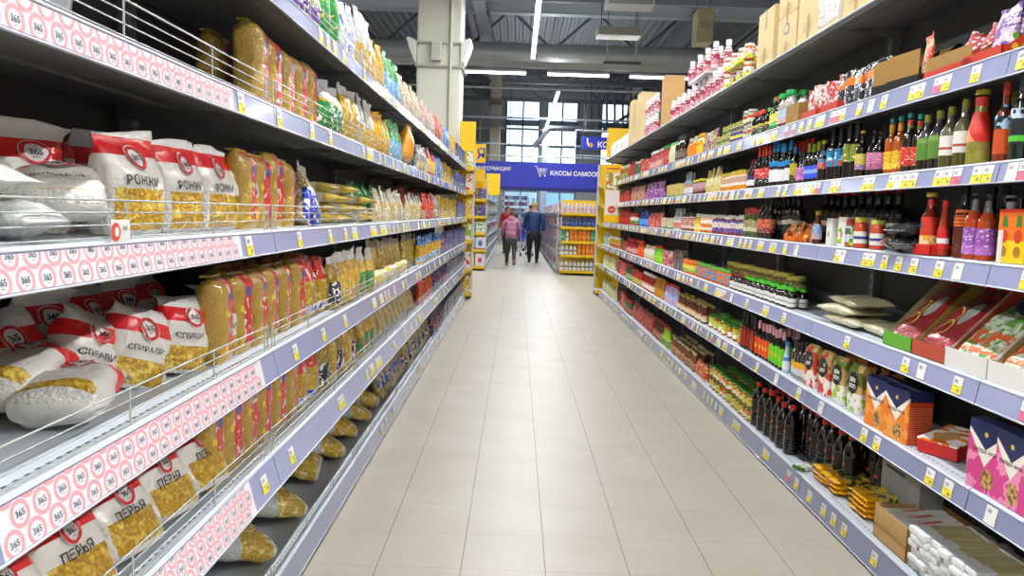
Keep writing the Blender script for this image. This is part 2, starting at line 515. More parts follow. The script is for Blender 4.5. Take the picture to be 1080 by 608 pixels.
def tray(w, d, hf, hb, m, mi=None, name='display_tray', ht=.0025, slope=True, extra=None):
    """open cardboard display: low front, sides rising towards a high back"""
    mi = mi or m
    mb = MB()
    mb.box(-w / 2, w / 2, -d / 2, d / 2, 0, ht, m)
    mb.box(-w / 2, w / 2, -d / 2, -d / 2 + ht, 0, hf, m)
    mb.box(-w / 2, w / 2, d / 2 - ht, d / 2, 0, hb, m)
    for s in (-1, 1):
        x0, x1 = (s * w / 2, s * (w / 2 - ht))
        k = [(-d / 2, 0), (d / 2, 0), (d / 2, hb), (d / 2 - d * .12, hb), (-d / 2 + d * .1, hf), (-d / 2, hf)]
        mb.add([(x0, y, z) for y, z in k] + [(x1, y, z) for y, z in k],
               [(0, 1, 2, 3, 4, 5)[::-1], (6, 7, 8, 9, 10, 11)] + [(i, (i + 1) % 6, 6 + (i + 1) % 6, 6 + i) for i in range(6)], m)
        mb.add([(x1 - s * .0006, y, z) for y, z in k], [(0, 1, 2, 3, 4, 5)], mi)
    mb.quad((-w / 2 + ht, d / 2 - ht - .0006, 0), (w / 2 - ht, d / 2 - ht - .0006, 0), (w / 2 - ht, d / 2 - ht - .0006, hb), (-w / 2 + ht, d / 2 - ht - .0006, hb), mi)
    if extra: extra(mb)
    return template(name, [(None, mb)])

# ------------------------------------------------------------------ shelving
LX, RX = -.78, 1.48        # front edges of the shelves
LB, RB = -1.27, 1.80       # back panels
LSH = dict(A=2.080, B=1.708, C=1.312, D=.925, E=.576, F=.122)
RSH = dict(P=2.347, Q=1.933, S=1.600, T=1.287, U=.918, V=.564, W=.126)
LN = dict(A='top pasta shelf', B='second highest pasta shelf', C='eye level pasta shelf', D='third lowest pasta shelf', E='second lowest pasta shelf', F='bottom pasta shelf')
RN = dict(P='roof of sauce shelving', Q='highest sauce shelf', S='second sauce shelf', T='eye level sauce shelf', U='fourth sauce shelf', V='fifth sauce shelf', W='bottom sauce shelf')
LRH = dict(A=.066, B=.068, C=.072, D=.092, E=.108, F=.105)
RRH = dict(Q=.08, S=.067, T=.073, U=.08, V=.075, W=.115)
TILT = dict(A=.006, B=.006, C=.012, D=.02, E=.028, F=.012)

def tag_mesh(kind, w=.052, h=.056):
    mb = MB()
    low = TAGY if kind == 'y' else TAGR if kind == 'r' else WHITE
    mb.quad((-w / 2, 0, 0), (w / 2, 0, 0), (w / 2, 0, h / 2), (-w / 2, 0, h / 2), low)
    mb.quad((-w / 2, 0, h / 2), (w / 2, 0, h / 2), (w / 2, 0, h), (-w / 2, 0, h), WHITE)
    mb.quad((-w / 2, .0008, 0), (-w / 2, .0008, h), (w / 2, .0008, h), (w / 2, .0008, 0), WHITE)
    x = -w * .32
    for i in range(7):
        ww = (.0012, .002, .001)[i % 3]
        mb.quad((x, -.0004, h * .62), (x + ww, -.0004, h * .62), (x + ww, -.0004, h * .82), (x, -.0004, h * .82), INKG); x += ww + .0016
    if kind != 'w':
        mb.text('89' if kind == 'y' else '54', h * .2, lambda a, b: (a + w * .2, -.0005, b + h * .2), INKG, .02)
        mb.quad((-w * .4, -.0004, h * .4), (w * .1, -.0004, h * .4), (w * .1, -.0004, h * .43), (-w * .4, -.0004, h * .43), INKG)
    return mb.build('price_tag', link=False, fix=False).data
TAGM = {k: tag_mesh(k) for k in 'yrw'}

def bay(side, y0, y1, k, shelves, rh, fence, dens, strips=None, far=False):
    s = -1 if side == 'L' else 1
    XF, XB = (LX, LB) if side == 'L' else (RX, RB)
    o = (XF, (y0 + y1) / 2, 0)
    root = empty('shelving_bay', o)
    nm = 'pasta' if side == 'L' else 'sauce'
    tag(root, 'grey metal shelving bay of %s, %s along its row from the camera' % (nm, ORD[k]), 'shelving', nm + ' shelving bays along the aisle')
    top = max(shelves.values())
    mb = MB(); mb.box(XB, XB + s * .03, y0 + .001, y1 - .001, 0.02, top + (.0 if side == 'R' else .25), BACK); mb.build('back_panel', root, o)
    mb = MB()
    ux = XB - s * .045
    mb.cbox(min(XB, ux), max(XB, ux), y0 + .003, y0 + .043, .02, top - .005, STEEL, .003)
    z = .3
    while z < top - .05:
        for q in (-.009, .009):
            mb.box(min(ux, ux - s * .0008), max(ux, ux - s * .0008), y0 + .023 + q - .003, y0 + .023 + q + .003, z, z + .028, INK)
        z += .05
    mb.build('upright', root, o)
    mb = MB(); mb.box(min(XF + s * .05, XF + s * .08), max(XF + s * .05, XF + s * .08), y0 + .002, y1 - .002, 0, .05, plain('#3c3d3f', .5)); mb.build('kick_plate', root, o)
    rnd = random.Random(k * 17 + (s + 1) * 5)
    lowest = min(shelves.values())
    for key, z in shelves.items():
        a, b = min(XF, XB - s * .002), max(XF, XB - s * .002)
        mb = MB()
        mb.box(a + (.004 if s > 0 else 0), b - (.004 if s < 0 else 0), y0 + .002, y1 - .002, z - .004, z, METAL)
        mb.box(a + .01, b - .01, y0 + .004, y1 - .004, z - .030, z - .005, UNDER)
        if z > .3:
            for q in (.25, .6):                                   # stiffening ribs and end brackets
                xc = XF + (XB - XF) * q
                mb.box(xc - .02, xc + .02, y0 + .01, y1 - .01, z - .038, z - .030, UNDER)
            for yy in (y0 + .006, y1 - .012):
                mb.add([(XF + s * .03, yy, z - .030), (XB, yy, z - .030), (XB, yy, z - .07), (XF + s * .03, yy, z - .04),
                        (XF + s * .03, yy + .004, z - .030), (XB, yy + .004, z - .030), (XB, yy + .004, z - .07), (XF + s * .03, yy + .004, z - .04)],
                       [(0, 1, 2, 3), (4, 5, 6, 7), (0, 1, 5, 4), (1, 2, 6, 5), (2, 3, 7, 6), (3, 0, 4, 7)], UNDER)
        # rolled front edge, perforated row
        mb.tube([(XF + s * .006, y0 + .003, z - .006), (XF + s * .006, y1 - .003, z - .006)], .007, METAL, 8)
        if not far and side + key in ('LD', 'LE', 'LF', 'RV', 'RU', 'RW'):
            yy = y0 + .03
            while yy < y1 - .02:
                mb.box(XF + s * .030 - .003, XF + s * .030 + .003, yy, yy + .012, z, z + .0005, INKG); yy += .03
        sh = mb.build('shelf', root, o)
        # price rail
        if key in rh:
            hr = rh[key]; ti = TILT.get(key, .010) if side == 'L' else .012
            x0, x1 = XF - s * .002, XF - s * (.002 + ti)
            za, zb = z - .006, z - hr
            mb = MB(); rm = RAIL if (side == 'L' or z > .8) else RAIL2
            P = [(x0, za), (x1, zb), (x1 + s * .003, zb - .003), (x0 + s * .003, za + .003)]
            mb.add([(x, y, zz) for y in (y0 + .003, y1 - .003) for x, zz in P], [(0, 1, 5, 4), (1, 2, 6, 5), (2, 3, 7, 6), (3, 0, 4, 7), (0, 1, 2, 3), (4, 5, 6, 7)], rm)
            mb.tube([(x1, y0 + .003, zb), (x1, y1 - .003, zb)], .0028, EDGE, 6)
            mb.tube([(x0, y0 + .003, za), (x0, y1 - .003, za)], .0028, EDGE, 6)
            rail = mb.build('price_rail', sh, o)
            if strips and key in strips:
                ys, ye = strips[key]; L = math.hypot(x1 - x0, zb - za)
                ux_, uz_ = (x1 - x0) / L, (zb - za) / L
                def fn(u, v, l=.0012):      # u down the aisle, v up the strip
                    return (x1 - ux_ * v - s * l, ys + u, zb - uz_ * v)
                mb = MB(); ST = L - .008
                mb.quad(fn(0, .004, .0008), fn(ye - ys, .004, .0008), fn(ye - ys, .004 + ST, .0008), fn(0, .004 + ST, .0008), STRIPW)
                cc, rr = 0, .0235
                pw = .056
                nrow = 2 if key in 'CB' else 3
                dv = .040
                i = 0
                while i * pw < (ye - ys) - .02:
                    for rw in range(-1, 3):
                        u = (i + (.5 if rw % 2 else 0)) * pw + .028; v = .020 + rw * dv
                        if u > ye - ys - .024 or v - rr > ST + .004 or v + rr < .006: continue
                        mb.ring((u, v), rr * .68, rr, lambda a, b: fn(a, b), PINK, 20, lim=(.004, .004 + ST))
                        if .010 < v < ST + .005:
                            mb.text('365', .0115, lambda a, b: fn(u + a, min(v + b + .001, ST + .004), .0016), INKG, .02)
                            mb.text('дней', .0035, lambda a, b: fn(u + a, min(v + b - .0085, ST + .004), .0016), INKG, .0)
                    i += 1
                mb.build('paper_strip', rail, o)
            # price tags
            d = dens.get(key, 4)
            cells = int((y1 - y0 - .05) / .056)
            picks = sorted(rnd.sample(range(cells), min(cells, d)))
            ang = math.atan2(ti, hr - .006)
            for c in picks:
                yy = y0 + .05 + c * .056
                if strips and key in strips and strips[key][0] - .03 < yy < strips[key][1] + .03 and not (key == 'C' and abs(yy - 1.5) < .03): continue
                kd = rnd.choice('yyyyyyrw' if side == 'R' else 'yyyyyyyw')
                t = bpy.data.objects.new('price_tag', TAGM[kd]); COL.objects.link(t); t.parent = sh
                zc = zb + (hr - .006 - .056) * .5
                fr = (zc - zb) / (za - zb)
                t.location = (x1 + (x0 - x1) * fr - s * .0022 - o[0], yy - o[1], zc - o[2])
                t.rotation_euler = (-ang, 0, PI / 2 if side == 'L' else -PI / 2)
        if fence and key in fence:
            mb = MB(); xf = XF - .008; hh = .078 if key != 'F' else .05
            e0, e1 = y0 + .02, y1 - .02
            nw = 4 if key != 'F' else 3
            for i in range(nw):
                mb.tube([(xf, e0, z + .006 + (hh - .006) * i / (nw - 1)), (xf, e1, z + .006 + (hh - .006) * i / (nw - 1))], .0024 if i == nw - 1 else .0017, WIRE, 5)
            for yy in (e0, e0 + .03, (e0 * 2 + e1) / 3, (e0 + 2 * e1) / 3, e1 - .03, e1):
                mb.tube([(xf, yy, z), (xf, yy, z + hh)], .0024, WIRE, 5)
            mb.build('wire_fence', sh, o)
    return root

BL = 1.35
LY0, RY0 = 1.08, 1.01
L_BAYS, R_BAYS = 8, 9
LEND, REND = LY0 + 8 * BL, RY0 + 9 * BL
LD = dict(A=4, B=3, C=5, D=3, E=3, F=1)
LDF = dict(A=7, B=8, C=10, D=7, E=7, F=4)
RD = dict(Q=11, S=13, T=9, U=4, V=5, W=7)
RDF = dict(Q=14, S=14, T=14, U=11, V=11, W=11)
for k in range(L_BAYS):
    y0 = LY0 + k * BL
    bay('L', y0, y0 + BL, k, LSH, LRH, 'ABCDEF', LD if k < 2 else LDF, dict(B=(y0 + .02, 2.08), C=(y0 + .02, 2.13), D=(y0 + .02, 2.30), E=(y0 + .02, 2.20)) if k == 0 else None, far=k > 2)
for k in range(R_BAYS):
    y0 = RY0 + k * BL
    bay('R', y0, y0 + BL, k, RSH, RRH, '', RD if k < 3 else RDF, far=k > 2)

# ------------------------------------------------------------------ putting goods on shelves
def fill(side, key, px, protos, pitch, desc, cat, back=.05, group=None, rows=1, rdep=.075, tiers=1, th=0, nmax=99, jit=.004, rot=0, tilt=(0, 0), zoff=0, pxz=0, sc=1, order=None):
    """px: image columns of the run's near and far ends on the shelf; protos: one template or a list that alternates"""
    s = -1 if side == 'L' else 1
    XF = LX if side == 'L' else RX
    z = (LSH if side == 'L' else RSH)[key]
    nm = (LN if side == 'L' else RN)[key]
    X = XF + s * back
    Xp = XF + s * (max(.03, back - .045) if side == 'L' else back if back <= .055 else .03)
    ya, yb = ypos(px[0], Xp, z), ypos(px[1], Xp, z)
    n = max(1, min(nmax, int((yb - ya) / pitch + .35)))
    if not isinstance(protos, list): protos = [protos]
    base = PI / 2 if side == 'L' else -PI / 2
    grp = group or (desc + ' run')
    p = (yb - ya) / n if n > 1 else pitch
    tot = n
    for r in range(rows):
        for i in range(n):
            for t in range(tiers):
                if n > 7 and tiers == 1 and random.random() < .06: continue
                y = ya + p * (i + .5) + random.uniform(-jit, jit) * .5
                x = X + s * (r * rdep + random.uniform(0, jit * 3))
                lab = '%s on %s' % (desc, nm)
                if tot > 1 and n <= 20: lab += ', %s from camera' % ORD[i]
                if rows > 1: lab += ' ' + ('front', 'behind', 'rearmost')[r] if n <= 20 else ''
                if tiers > 1 and n <= 20: lab += ' ' + ('lower', 'upper', 'topmost')[t]
                put(protos[(i + r) % len(protos)], (x, y, z + t * th + zoff), (tilt[0], tilt[1], base + rot + random.uniform(-.12, .12)), lab, cat, grp, (sc * random.uniform(.95, 1.03), sc * random.uniform(.96, 1.02), sc * random.uniform(.95, 1.04) if tiers == 1 else sc))
# ------------------------------------------------------------------ LEFT: pasta
def at(side, key, px, back):
    s = -1 if side == 'L' else 1
    z = (LSH if side == 'L' else RSH)[key]
    XF = LX if side == 'L' else RX
    return XF + s * back, ypos(px, XF + s * (back if back <= .055 else .03), z), z
LR = PI / 2
horns = [rw_bag('РОЖКИ', .19, .232, .10, seed=i, lo=.43, hi=.73, wordsize=.022) for i in range(3)]
spirals = [rw_bag('СПИРАЛИ', .165, .24, .10, seed=10 + i, lo=.33, hi=.62, flop=.03, wordsize=.018, amp=.013) for i in range(3)]
pens = [rw_bag('ПЕРЬЯ', .185, .26, .07, seed=20 + i, lo=.31, hi=.49, wordsize=.022) for i in range(3)]
vermi = rw_bag('ВЕРМИШЕЛЬ', .15, .24, .08, seed=31, lo=.05, hi=.55, wordsize=.017, amp=.011)
plainrw = [rw_bag('', .16, .25, .10, seed=40 + i, lo=.05, hi=.66, amp=.010, flop=(-.03, .02)[i]) for i in range(2)]
fallen = rw_bag('', .165, .32, .095, seed=51, lo=.17, hi=.52, amp=.014, flop=.03)
browns = [brown_bag(i) for i in range(4)]

# eye level shelf
for i, (y, rz, rx) in enumerate([(1.735, -.20, -.02), (1.975, -.12, .0), (2.20, -.08, 0), (2.41, -.12, 0)]):
    put(horns[i % 3], (-.89, y, 1.312), (rx, 0, LR + rz), 'white and red bag of horn pasta with clear window, %s on the eye level shelf' % ORD[i], 'bag', 'horn pasta bags at eye level')
for i, (x, y, rz, h) in enumerate([(-1.03, 1.60, -.5, 1), (-1.08, 1.73, -.2, 1.04), (-1.07, 1.93, -.3, 1.04), (-1.10, 2.12, -.1, 1.02), (-1.13, 2.33, -.1, 1.0)]):
    put(plainrw[i % 2], (x, y, 1.312), (-.03, 0, LR + rz), 'white and red pasta bag in the row behind the horn pasta, %s from camera' % ORD[i], 'bag', 'pasta bags behind the horn pasta', h)
put(vermi, (-.855, 1.44, 1.372), (-1.2, .0, .62), 'crumpled red and white bag of vermicelli lying before the horn pasta', 'bag')
rice = [pack('rice', .13, .20, .06, mat('clear_rice_bag', fn=lambda g: g.mix((g.noise(18, 3, dist=2) - .45) * 5, '#c3c8c2', '#eef0ec'), rough=.3, coat=.2, bump=lambda g: (g.noise(22, 3, dist=2), .6, .010)), seed=60 + i, kind='lying', name='rice_bag', amp=.012) for i in range(2)]
for i, (x, y, z, a, b) in enumerate([(-.90, 1.12, 1.352, .2, .4), (-.885, 1.285, 1.350, .0, .1), (-.90, 1.20, 1.415, .1, -.3), (-1.02, 1.29, 1.41, .1, .3)]):
    put(rice[i % 2], (x + .10, y, z), (-PI / 2 + .08 * a, 0, LR + b), 'crinkled clear white bag lying flat, %s in heap beside horn pasta' % ORD[i], 'bag', 'clear bags lying in a heap')
fill('L', 'C', (259, 317), browns, .15, 'amber pasta bag with red band', 'bag', .095, 'amber pasta bags')
# second highest shelf
put(browns[0], (-1.03, 2.60, 1.708), (0, 0, LR), 'amber pasta bag standing back behind a taller amber one', 'bag')
put(browns[1], (-.885, 2.53, 1.708), (0, 0, LR + .1), 'tall amber pasta bag foremost on second highest pasta shelf', 'bag', sc=1.08)
fill('L', 'B', (286, 340), browns, .155, 'amber pasta bag with red band', 'bag', .095, 'amber pasta bags')
put(plainrw[0], (-.87, 1.50, 1.775), (-1.45, 0, LR + .5), 'white and red bag lying down on second highest pasta shelf', 'bag')
# third lowest shelf
for i, (x, y, rx, rz) in enumerate([(-1.01, 1.72, -.12, -.40), (-.955, 1.84, -.10, -.45), (-.915, 2.03, -.08, -.30), (-.895, 2.225, -.02, -.2)]):
    put(spirals[i % 3], (x, y, .925), (rx, (.36, .34, .20, .08)[i], LR + rz), 'slumped white and red bag of spiral pasta, %s in its leaning row' % ORD[i], 'bag', 'spiral pasta bags leaning')
for i, (x, y, rz, h) in enumerate([(-1.12, 1.48, -.5, 1), (-1.12, 1.64, -.3, 1.02), (-1.13, 1.80, -.3, 1.06), (-1.12, 1.96, -.2, 1.05), (-1.12, 2.13, -.1, 1.08), (-1.13, 2.31, -.1, 1.05)]):
    put(spirals[i % 3] if i < 2 else plainrw[i % 2], (x, y, .925), (-.05, 0, LR + rz), 'red and white pasta bag behind the spiral pasta, %s from camera' % ORD[i], 'bag', 'pasta bags behind the spiral pasta', h)
put(fallen, (-.905, 1.46, .975), (-1.50, 0, .25), 'fallen white and red bag lying against the wire fence', 'bag')
put(fallen, (-1.05, 1.47, .99), (-1.38, 0, .05), 'fallen red topped bag lying behind another fallen bag', 'bag')
fill('L', 'D', (233, 326), browns, .152, 'amber pasta bag with red band', 'bag', .095, 'amber pasta bags')
fill('L', 'D', (240, 330), browns, .16, 'shaded amber pasta bag', 'bag', .24)
# second lowest shelf
for i, (x, y) in enumerate([(-.88, 1.24), (-.88, 1.44), (-.88, 1.645), (-.885, 1.85), (-.88, 2.06)]):
    put(pens[i % 3], (x + .045, y, .597), (-.50, .03, LR - .16), 'red topped bag of quill pasta leaning back, %s from camera' % ORD[i], 'bag', 'quill pasta bags leaning back')
fill('L', 'E', (222, 317), browns, .155, 'amber pasta bag with red band', 'bag', .095, 'amber pasta bags')
fill('L', 'E', (232, 317), browns, .16, 'shaded amber pasta bag', 'bag', .24)
# bottom shelf
def rozhki_mat():
    def fn(g):
        c = g.mix(g.z.gt(.34), pasta_fn(g, '#c49a24', '#ecd468', '#f8eab0'), g.mix(g.noise(16, 3, dist=1), '#c9cbc8', '#aeb1ae'))
        return g.mix(g.z.lt(.03), c, '#dddbd2')
    return mat('clear_horn_pasta_bag', fn=fn, rough=.22, coat=.5, bump=lambda g: pasta_bump(g))
def low_bag(seed, word='РОЖКИ'):
    b = Bag(.25, .37, .088, 'pillow', seed, amp=.010); mb = MB(); b.mesh(mb, rozhki_mat())
    mb.text(word, .023, lambda x, y: b.front(x - .01, y + .175, .003), INK, .03)
    return template('pasta_bag', [(None, mb)])
lowb = [low_bag(70), low_bag(71), low_bag(72)]
for i, (y, rz) in enumerate([(2.66, .62), (3.04, .66), (3.46, .1), (3.80, .5), (4.14, .4), (4.48, .5), (4.8, .4)]):
    X, z = LX - .115, LSH['F']
    put(lowb[i % 3], (X + .01, y, z + .044), (-1.30, 0, LR + .08 + rz), 'clear bag of yellow horn pasta leaning back, %s on bottom shelf' % ORD[i], 'bag', 'horn pasta bags on the bottom shelf')

# ---- goods further down the pasta side
green = [pack('green', .13, .27, .07, printed('#1f8a3c', '#2f9a48', '#e9c23a', 26), seed=i) for i in (1, 2)]
for g_ in green: pass
wyel = clear_bag('white_top', .14, .30, .08, 3, top='#eceae6', hi=.42)
shells = clear_bag('shells', .14, .2, .08, 4, pasta=('#8f7a4a', '#d8c79c', '#efe6cc'), hi=.75, lab='#7a56a8', lz=(.1, .35))
wblue = pack('wb', .13, .27, .06, printed('#dfe3ea', '#b4bcc9', '#3b55b0', 22), 5)
ygreen = pack('yg', .13, .24, .07, printed('#e0b32c', '#d8872f', '#2f9a48', 24), 6)
gblue = pack('gb', .13, .25, .07, bands('#2c9648', '#5aa9d6', (.05, .5), c3='#f0e6d0'), 7)
pinkp = pack('pp', .12, .22, .07, printed('#cbb7ab', '#b1766e', '#e9e2d8', 30), 8)
beige = pack('be', .12, .22, .07, printed('#d5c58e', '#e0d6c0', '#a34a3a', 30), 9)
redp = pack('re', .12, .24, .06, printed('#c8202c', '#b01822', '#e9c04a', 22), 10)
redyel = pack('ry', .13, .25, .07, bands('#c92a2e', '#e2b93a', (.12, .6)), 11)
bluep = pack('bl', .12, .24, .06, printed('#2a6fc0', '#3f8ad2', '#f0f0f0', 22), 12)
navyc = carton(.11, .2, .06, printed('#28306e', '#3b4690', '#c9cde0', 40), flaps=False)
yelc = carton(.16, .23, .09, printed('#e9b81c', '#f0c62e', '#3a4688', 16), flaps=False)
silver = clear_bag('silver', .13, .22, .07, 13, pasta=('#6d6a62', '#b9b6ac', '#dcd9d0'), lab='#c9a53a')
orange = pack('or', .16, .2, .1, mat('orange_film', '#e8930f', .25, coat=.4, fn=lambda g: g.mix(g.noise(12, 2, dist=1), '#dd8408', '#f2ab25'), bump=lambda g: (g.noise(22, 3, dist=1), .6, .008)), 14, name='pasta_bag')
redtop = [clear_bag('redtop', .15, .25, .08, 15 + i, hi=.62, toplab='#d8332c', lab='#e8e6f0', lab2='#2a3aa8', lz=(.06, .2)) for i in (0, 1)]
cy1 = [clear_bag('yellow_plain', .14, .26, .08, 17 + i, hi=.8) for i in (0, 1)]
cyd = clear_bag('yellow_dark_label', .13, .25, .08, 19, hi=.82, pasta=('#8f7420', '#b99a35', '#dcc46a'), lab='#2b2a45', lz=(.12, .5))
cyg = clear_bag('yellow_green_label', .14, .24, .08, 20, hi=.75, lab='#2c8c46', lab2='#d85a34', lz=(.08, .5))
spag = [clear_bag('spaghetti', .12, .27, .07, 22 + i, hi=.78, pasta=('#9c8020', '#c9aa32', '#d9c26a'), top='#cbb98a') for i in (0, 1)]
bluetop = clear_bag('blue_top', .10, .24, .07, 25, hi=.70, toplab='#3f83cc', lab='#4a9ad8', lz=(.1, .28), pasta=('#b98a14', '#e0b22a', '#f0c850'))
cgreenl = clear_bag('green_front', .15, .20, .09, 26, hi=.6, lab='#1f8a3c', lz=(.05, .55))
bluewhite = clear_bag('blue_white', .15, .24, .09, 27, hi=.9, lab='#2a3db8', lab2='#eeeef2', lz=(0, .5), pasta=('#b09018', '#e6e2e8', '#f0eef4'))
lay = [pack('lay', .09, .27, .05, mat('spaghetti_pack', fn=lambda g: g.mix(g.z.between(.3, .62), g.mix(g.noise(30, 2), '#c9a838', '#dcc66c'), '#e6e0cc'), rough=.25, coat=.4), 28 + i, kind='lying', name='spaghetti_packet') for i in (0, 1)]
greenbig = pack('gbg', .17, .24, .10, mat('green_film', fn=lambda g: g.mix(g.z.between(.06, .26), g.mix(g.noise(10, 2), '#1c7a30', '#2f9a44'), '#eadfc4'), rough=.2, coat=.5, bump=lambda g: (g.noise(22, 3, dist=1.4), .8, .01)), 30, name='pasta_bag')
pale = [clear_bag('pale', .14, .25, .08, 31 + i, hi=.55, pasta=('#b59b55', '#d9c383', '#ece0b8'), top='#d8d2c0') for i in (0, 1)]
bluelab = clear_bag('blue_dots', .12, .24, .07, 33, hi=.85, lab='#3a58b0', lab2='#e6c82a', lz=(.3, .6), pasta=('#8f7c34', '#b7a45c', '#d8cc94'))
navyor = pack('no', .12, .2, .08, printed('#1f2c66', '#24347a', '#f08a3c', 22), 34)
greys = carton(.12, .2, .07, printed('#7a7d8a', '#565a70', '#d8dae2', 30), flaps=False)

L = lambda *a, **k: fill('L', *a, **k)
L('A', (312, 336), shells, .13, 'clear bag of pasta shells with violet label', 'bag')
L('A', (337, 360), green, .145, 'tall green printed pasta packet', 'packet')
L('A', (361, 376), wblue, .15, 'white and blue packet', 'packet')
L('A', (377, 391), wyel, .2, 'white topped bag of yellow pasta', 'bag')
L('A', (392, 404), ygreen, .15, 'yellow and orange packet', 'packet')
L('A', (405, 421), gblue, .16, 'green topped packet with blue front', 'packet')
L('A', (422, 446), [beige, pinkp], .14, 'beige and brick coloured packet', 'packet')
L('A', (446, 458), pinkp, .14, 'brick patterned packet', 'packet')
L('A', (458, 468), redp, .14, 'red packet beside brick patterned ones', 'packet')
L('A', (468, 474), bluep, .14, 'blue packet beside red ones', 'packet')
L('A', (474, 482), yelc, .17, 'yellow carton', 'box', .1)
L('A', (482, 490), navyc, .12, 'navy carton', 'box')
L('B', (341, 359), cgreenl, .16, 'green fronted clear pasta bag', 'bag')
L('B', (360, 378), cy1, .16, 'clear bag of plain yellow pasta', 'bag')
L('B', (379, 395), wyel, .17, 'clear topped bag of yellow pasta', 'bag', sc=.85)
L('B', (396, 411), ygreen, .15, 'yellow and green packet', 'packet')
L('B', (411, 424), gblue, .15, 'green topped packet with blue front', 'packet')
L('B', (425, 441), orange, .3, 'plump orange bag leaning outward', 'bag', nmax=1, tilt=(.12, .2), zoff=.04, sc=1.25)
L('B', (441, 451), silver, .15, 'silvery clear bag', 'bag')
L('B', (451, 459), redyel, .15, 'red and yellow packet', 'packet')
L('B', (459, 466), bluep, .14, 'light blue packet', 'packet')
L('B', (466, 480), [yelc, bluelab], .17, 'yellow carton or bag near navy cartons', 'box', .1)
L('B', (480, 490), navyc, .12, 'navy carton', 'box')
L('C', (318, 342), bluewhite, .3, 'blue and white pasta bag slumped sideways', 'bag', nmax=1, tilt=(-.2, .45), sc=1.1)
for i in range(11):
    X, y, z = at('L', 'C', 352 + (i % 3) * 17, .12 + .03 * (i % 2))
    put(lay[i % 2], (X + .13, y, z + .03 + .045 * (i // 3)), (-PI / 2, 0, LR + random.uniform(-.1, .1)), 'spaghetti packet lying flat, %s in stack beside the slumped blue bag' % ORD[i], 'packet', 'lying spaghetti packets')
L('C', (378, 414), greenbig, .19, 'shiny green pasta bag', 'bag', .15, tilt=(-.1, 0))
L('C', (400, 446), [beige, pale[0]], .15, 'cream and beige packet', 'packet', .06, sc=.85)
L('C', (420, 452), redp, .15, 'dark red packet behind cream ones', 'packet', .22, sc=1.1)
L('C', (446, 458), redp, .13, 'bright red packet', 'packet')
L('C', (458, 463), silver, .13, 'silvery packet', 'packet')
L('C', (463, 482), [yelc, bluelab, yelc], .16, 'yellow and blue carton', 'box', .1)
L('C', (482, 491), navyc, .12, 'navy carton', 'box')
L('D', (328, 352), redtop, .15, 'red topped clear pasta bag', 'bag', nmax=3, back=.1)
L('D', (352, 367), [cyd, cy1[0]], .15, 'clear pasta bag with dark label', 'bag')
L('D', (367, 379), cy1, .16, 'clear plain pasta bag', 'bag')
L('D', (379, 394), cyg, .16, 'pasta bag with green and orange label', 'bag')
L('D', (394, 442), spag, .15, 'clear spaghetti bag with beige top', 'bag', .12)
L('D', (396, 430), clear_bag('yellow_band', .2, .10, .06, 40, kind='lying', hi=.99, lab='#e6c81c', lz=(0, 1)), .22, 'short yellow packet before spaghetti', 'packet', .05)
L('D', (443, 464), bluetop, .13, 'yellow bag with blue top', 'bag')
L('D', (464, 470), navyor, .13, 'navy and orange packet', 'packet')
L('D', (470, 490), navyc, .12, 'navy carton', 'box', tiers=1, sc=1.1)
L('E', (312, 342), redtop, .155, 'red topped clear pasta bag', 'bag', .08)
L('E', (343, 380), [cyd, cy1[1]], .15, 'clear pasta bag with dark label', 'bag', .07)
L('E', (381, 398), cyg, .16, 'pasta bag with green and orange label', 'bag', .07)
L('E', (399, 441), pale, .17, 'pale clear pasta bag slumping back', 'bag', .09, tilt=(-.3, 0))
L('E', (442, 456), redp, .13, 'red packet', 'packet', sc=.9)
L('E', (457, 470), navyor, .14, 'navy and orange packet', 'packet')
L('E', (470, 489), [navyc, greys], .13, 'navy or grey carton', 'box')
L('F', (407, 430), bluelab, .14, 'pasta bag with blue label', 'bag', .08, tilt=(-.25, 0))
L('F', (430, 456), [cyd, bluelab], .14, 'clear bag with navy label', 'bag', .08, tilt=(-.15, 0))
L('F', (456, 467), navyor, .14, 'orange and navy packet', 'packet')
L('F', (467, 487), greys, .13, 'grey patterned carton', 'box')
# ------------------------------------------------------------------ RIGHT: sauces
Rr = lambda *a, **k: fill('R', *a, **k)
def rput(t, key, px, back, label, cat, group=None, rot=0, tilt=(0, 0), zo=0, sc=1, dy=0):
    X, y, z = at('R', key, px, back)
    return put(t, (X, y + dy, z + zo), (tilt[0], tilt[1], -PI / 2 + rot), label, cat, group, sc)
# ---- eye level (T)
def pine_extra(mb, f, w, h, d):
    for sx in (-.5, .5):
        mb.disc((sx * w * .5, h * .5), w * .16, lambda x, y: f(x, y, .001), plain('#d2421a'), 14, sx=.9)
        mb.add([f(sx * w * .5 - w * .1, h * .68, .0014), f(sx * w * .5 + w * .1, h * .68, .0014), f(sx * w * .5 + w * .06, h * .88, .0014), f(sx * w * .5 - w * .06, h * .88, .0014)], [(0, 1, 2, 3)], plain('#2f7d2c'))
        mb.disc((sx * w * .5, h * .22), w * .13, lambda x, y: f(x, y, .001), plain('#b8781a'), 14)
juice = carton(.13, .165, .06, mat('orange_yellow_carton', fn=lambda g: g.mix(g.z.lt(.42 ), g.mix(g.z.gt(.93), '#f07a1c', '#d82c1c'), '#f2cf1e'), rough=.35), extra=pine_extra)
rput(juice, 'T', 1074, .05, 'yellow and orange fruit carton at near end of eye level shelf', 'box')
whiteb = carton(.02, .10, .06, WHITE, flaps=False)
rput(whiteb, 'T', 1062, .045, 'thin white carton beside the yellow and orange carton', 'box')
def lab2(a, b, c='#f2ead8', sc=70): return mat('lab_%s_%s' % (a[1:], b[1:]), fn=lambda g: g.mix(g.noise(sc * 1.2, 1, vec=g.scaled(1, 1, 2.6)).gt(.62), g.mix(g.z.lt(.35), a, b), c), rough=.4)
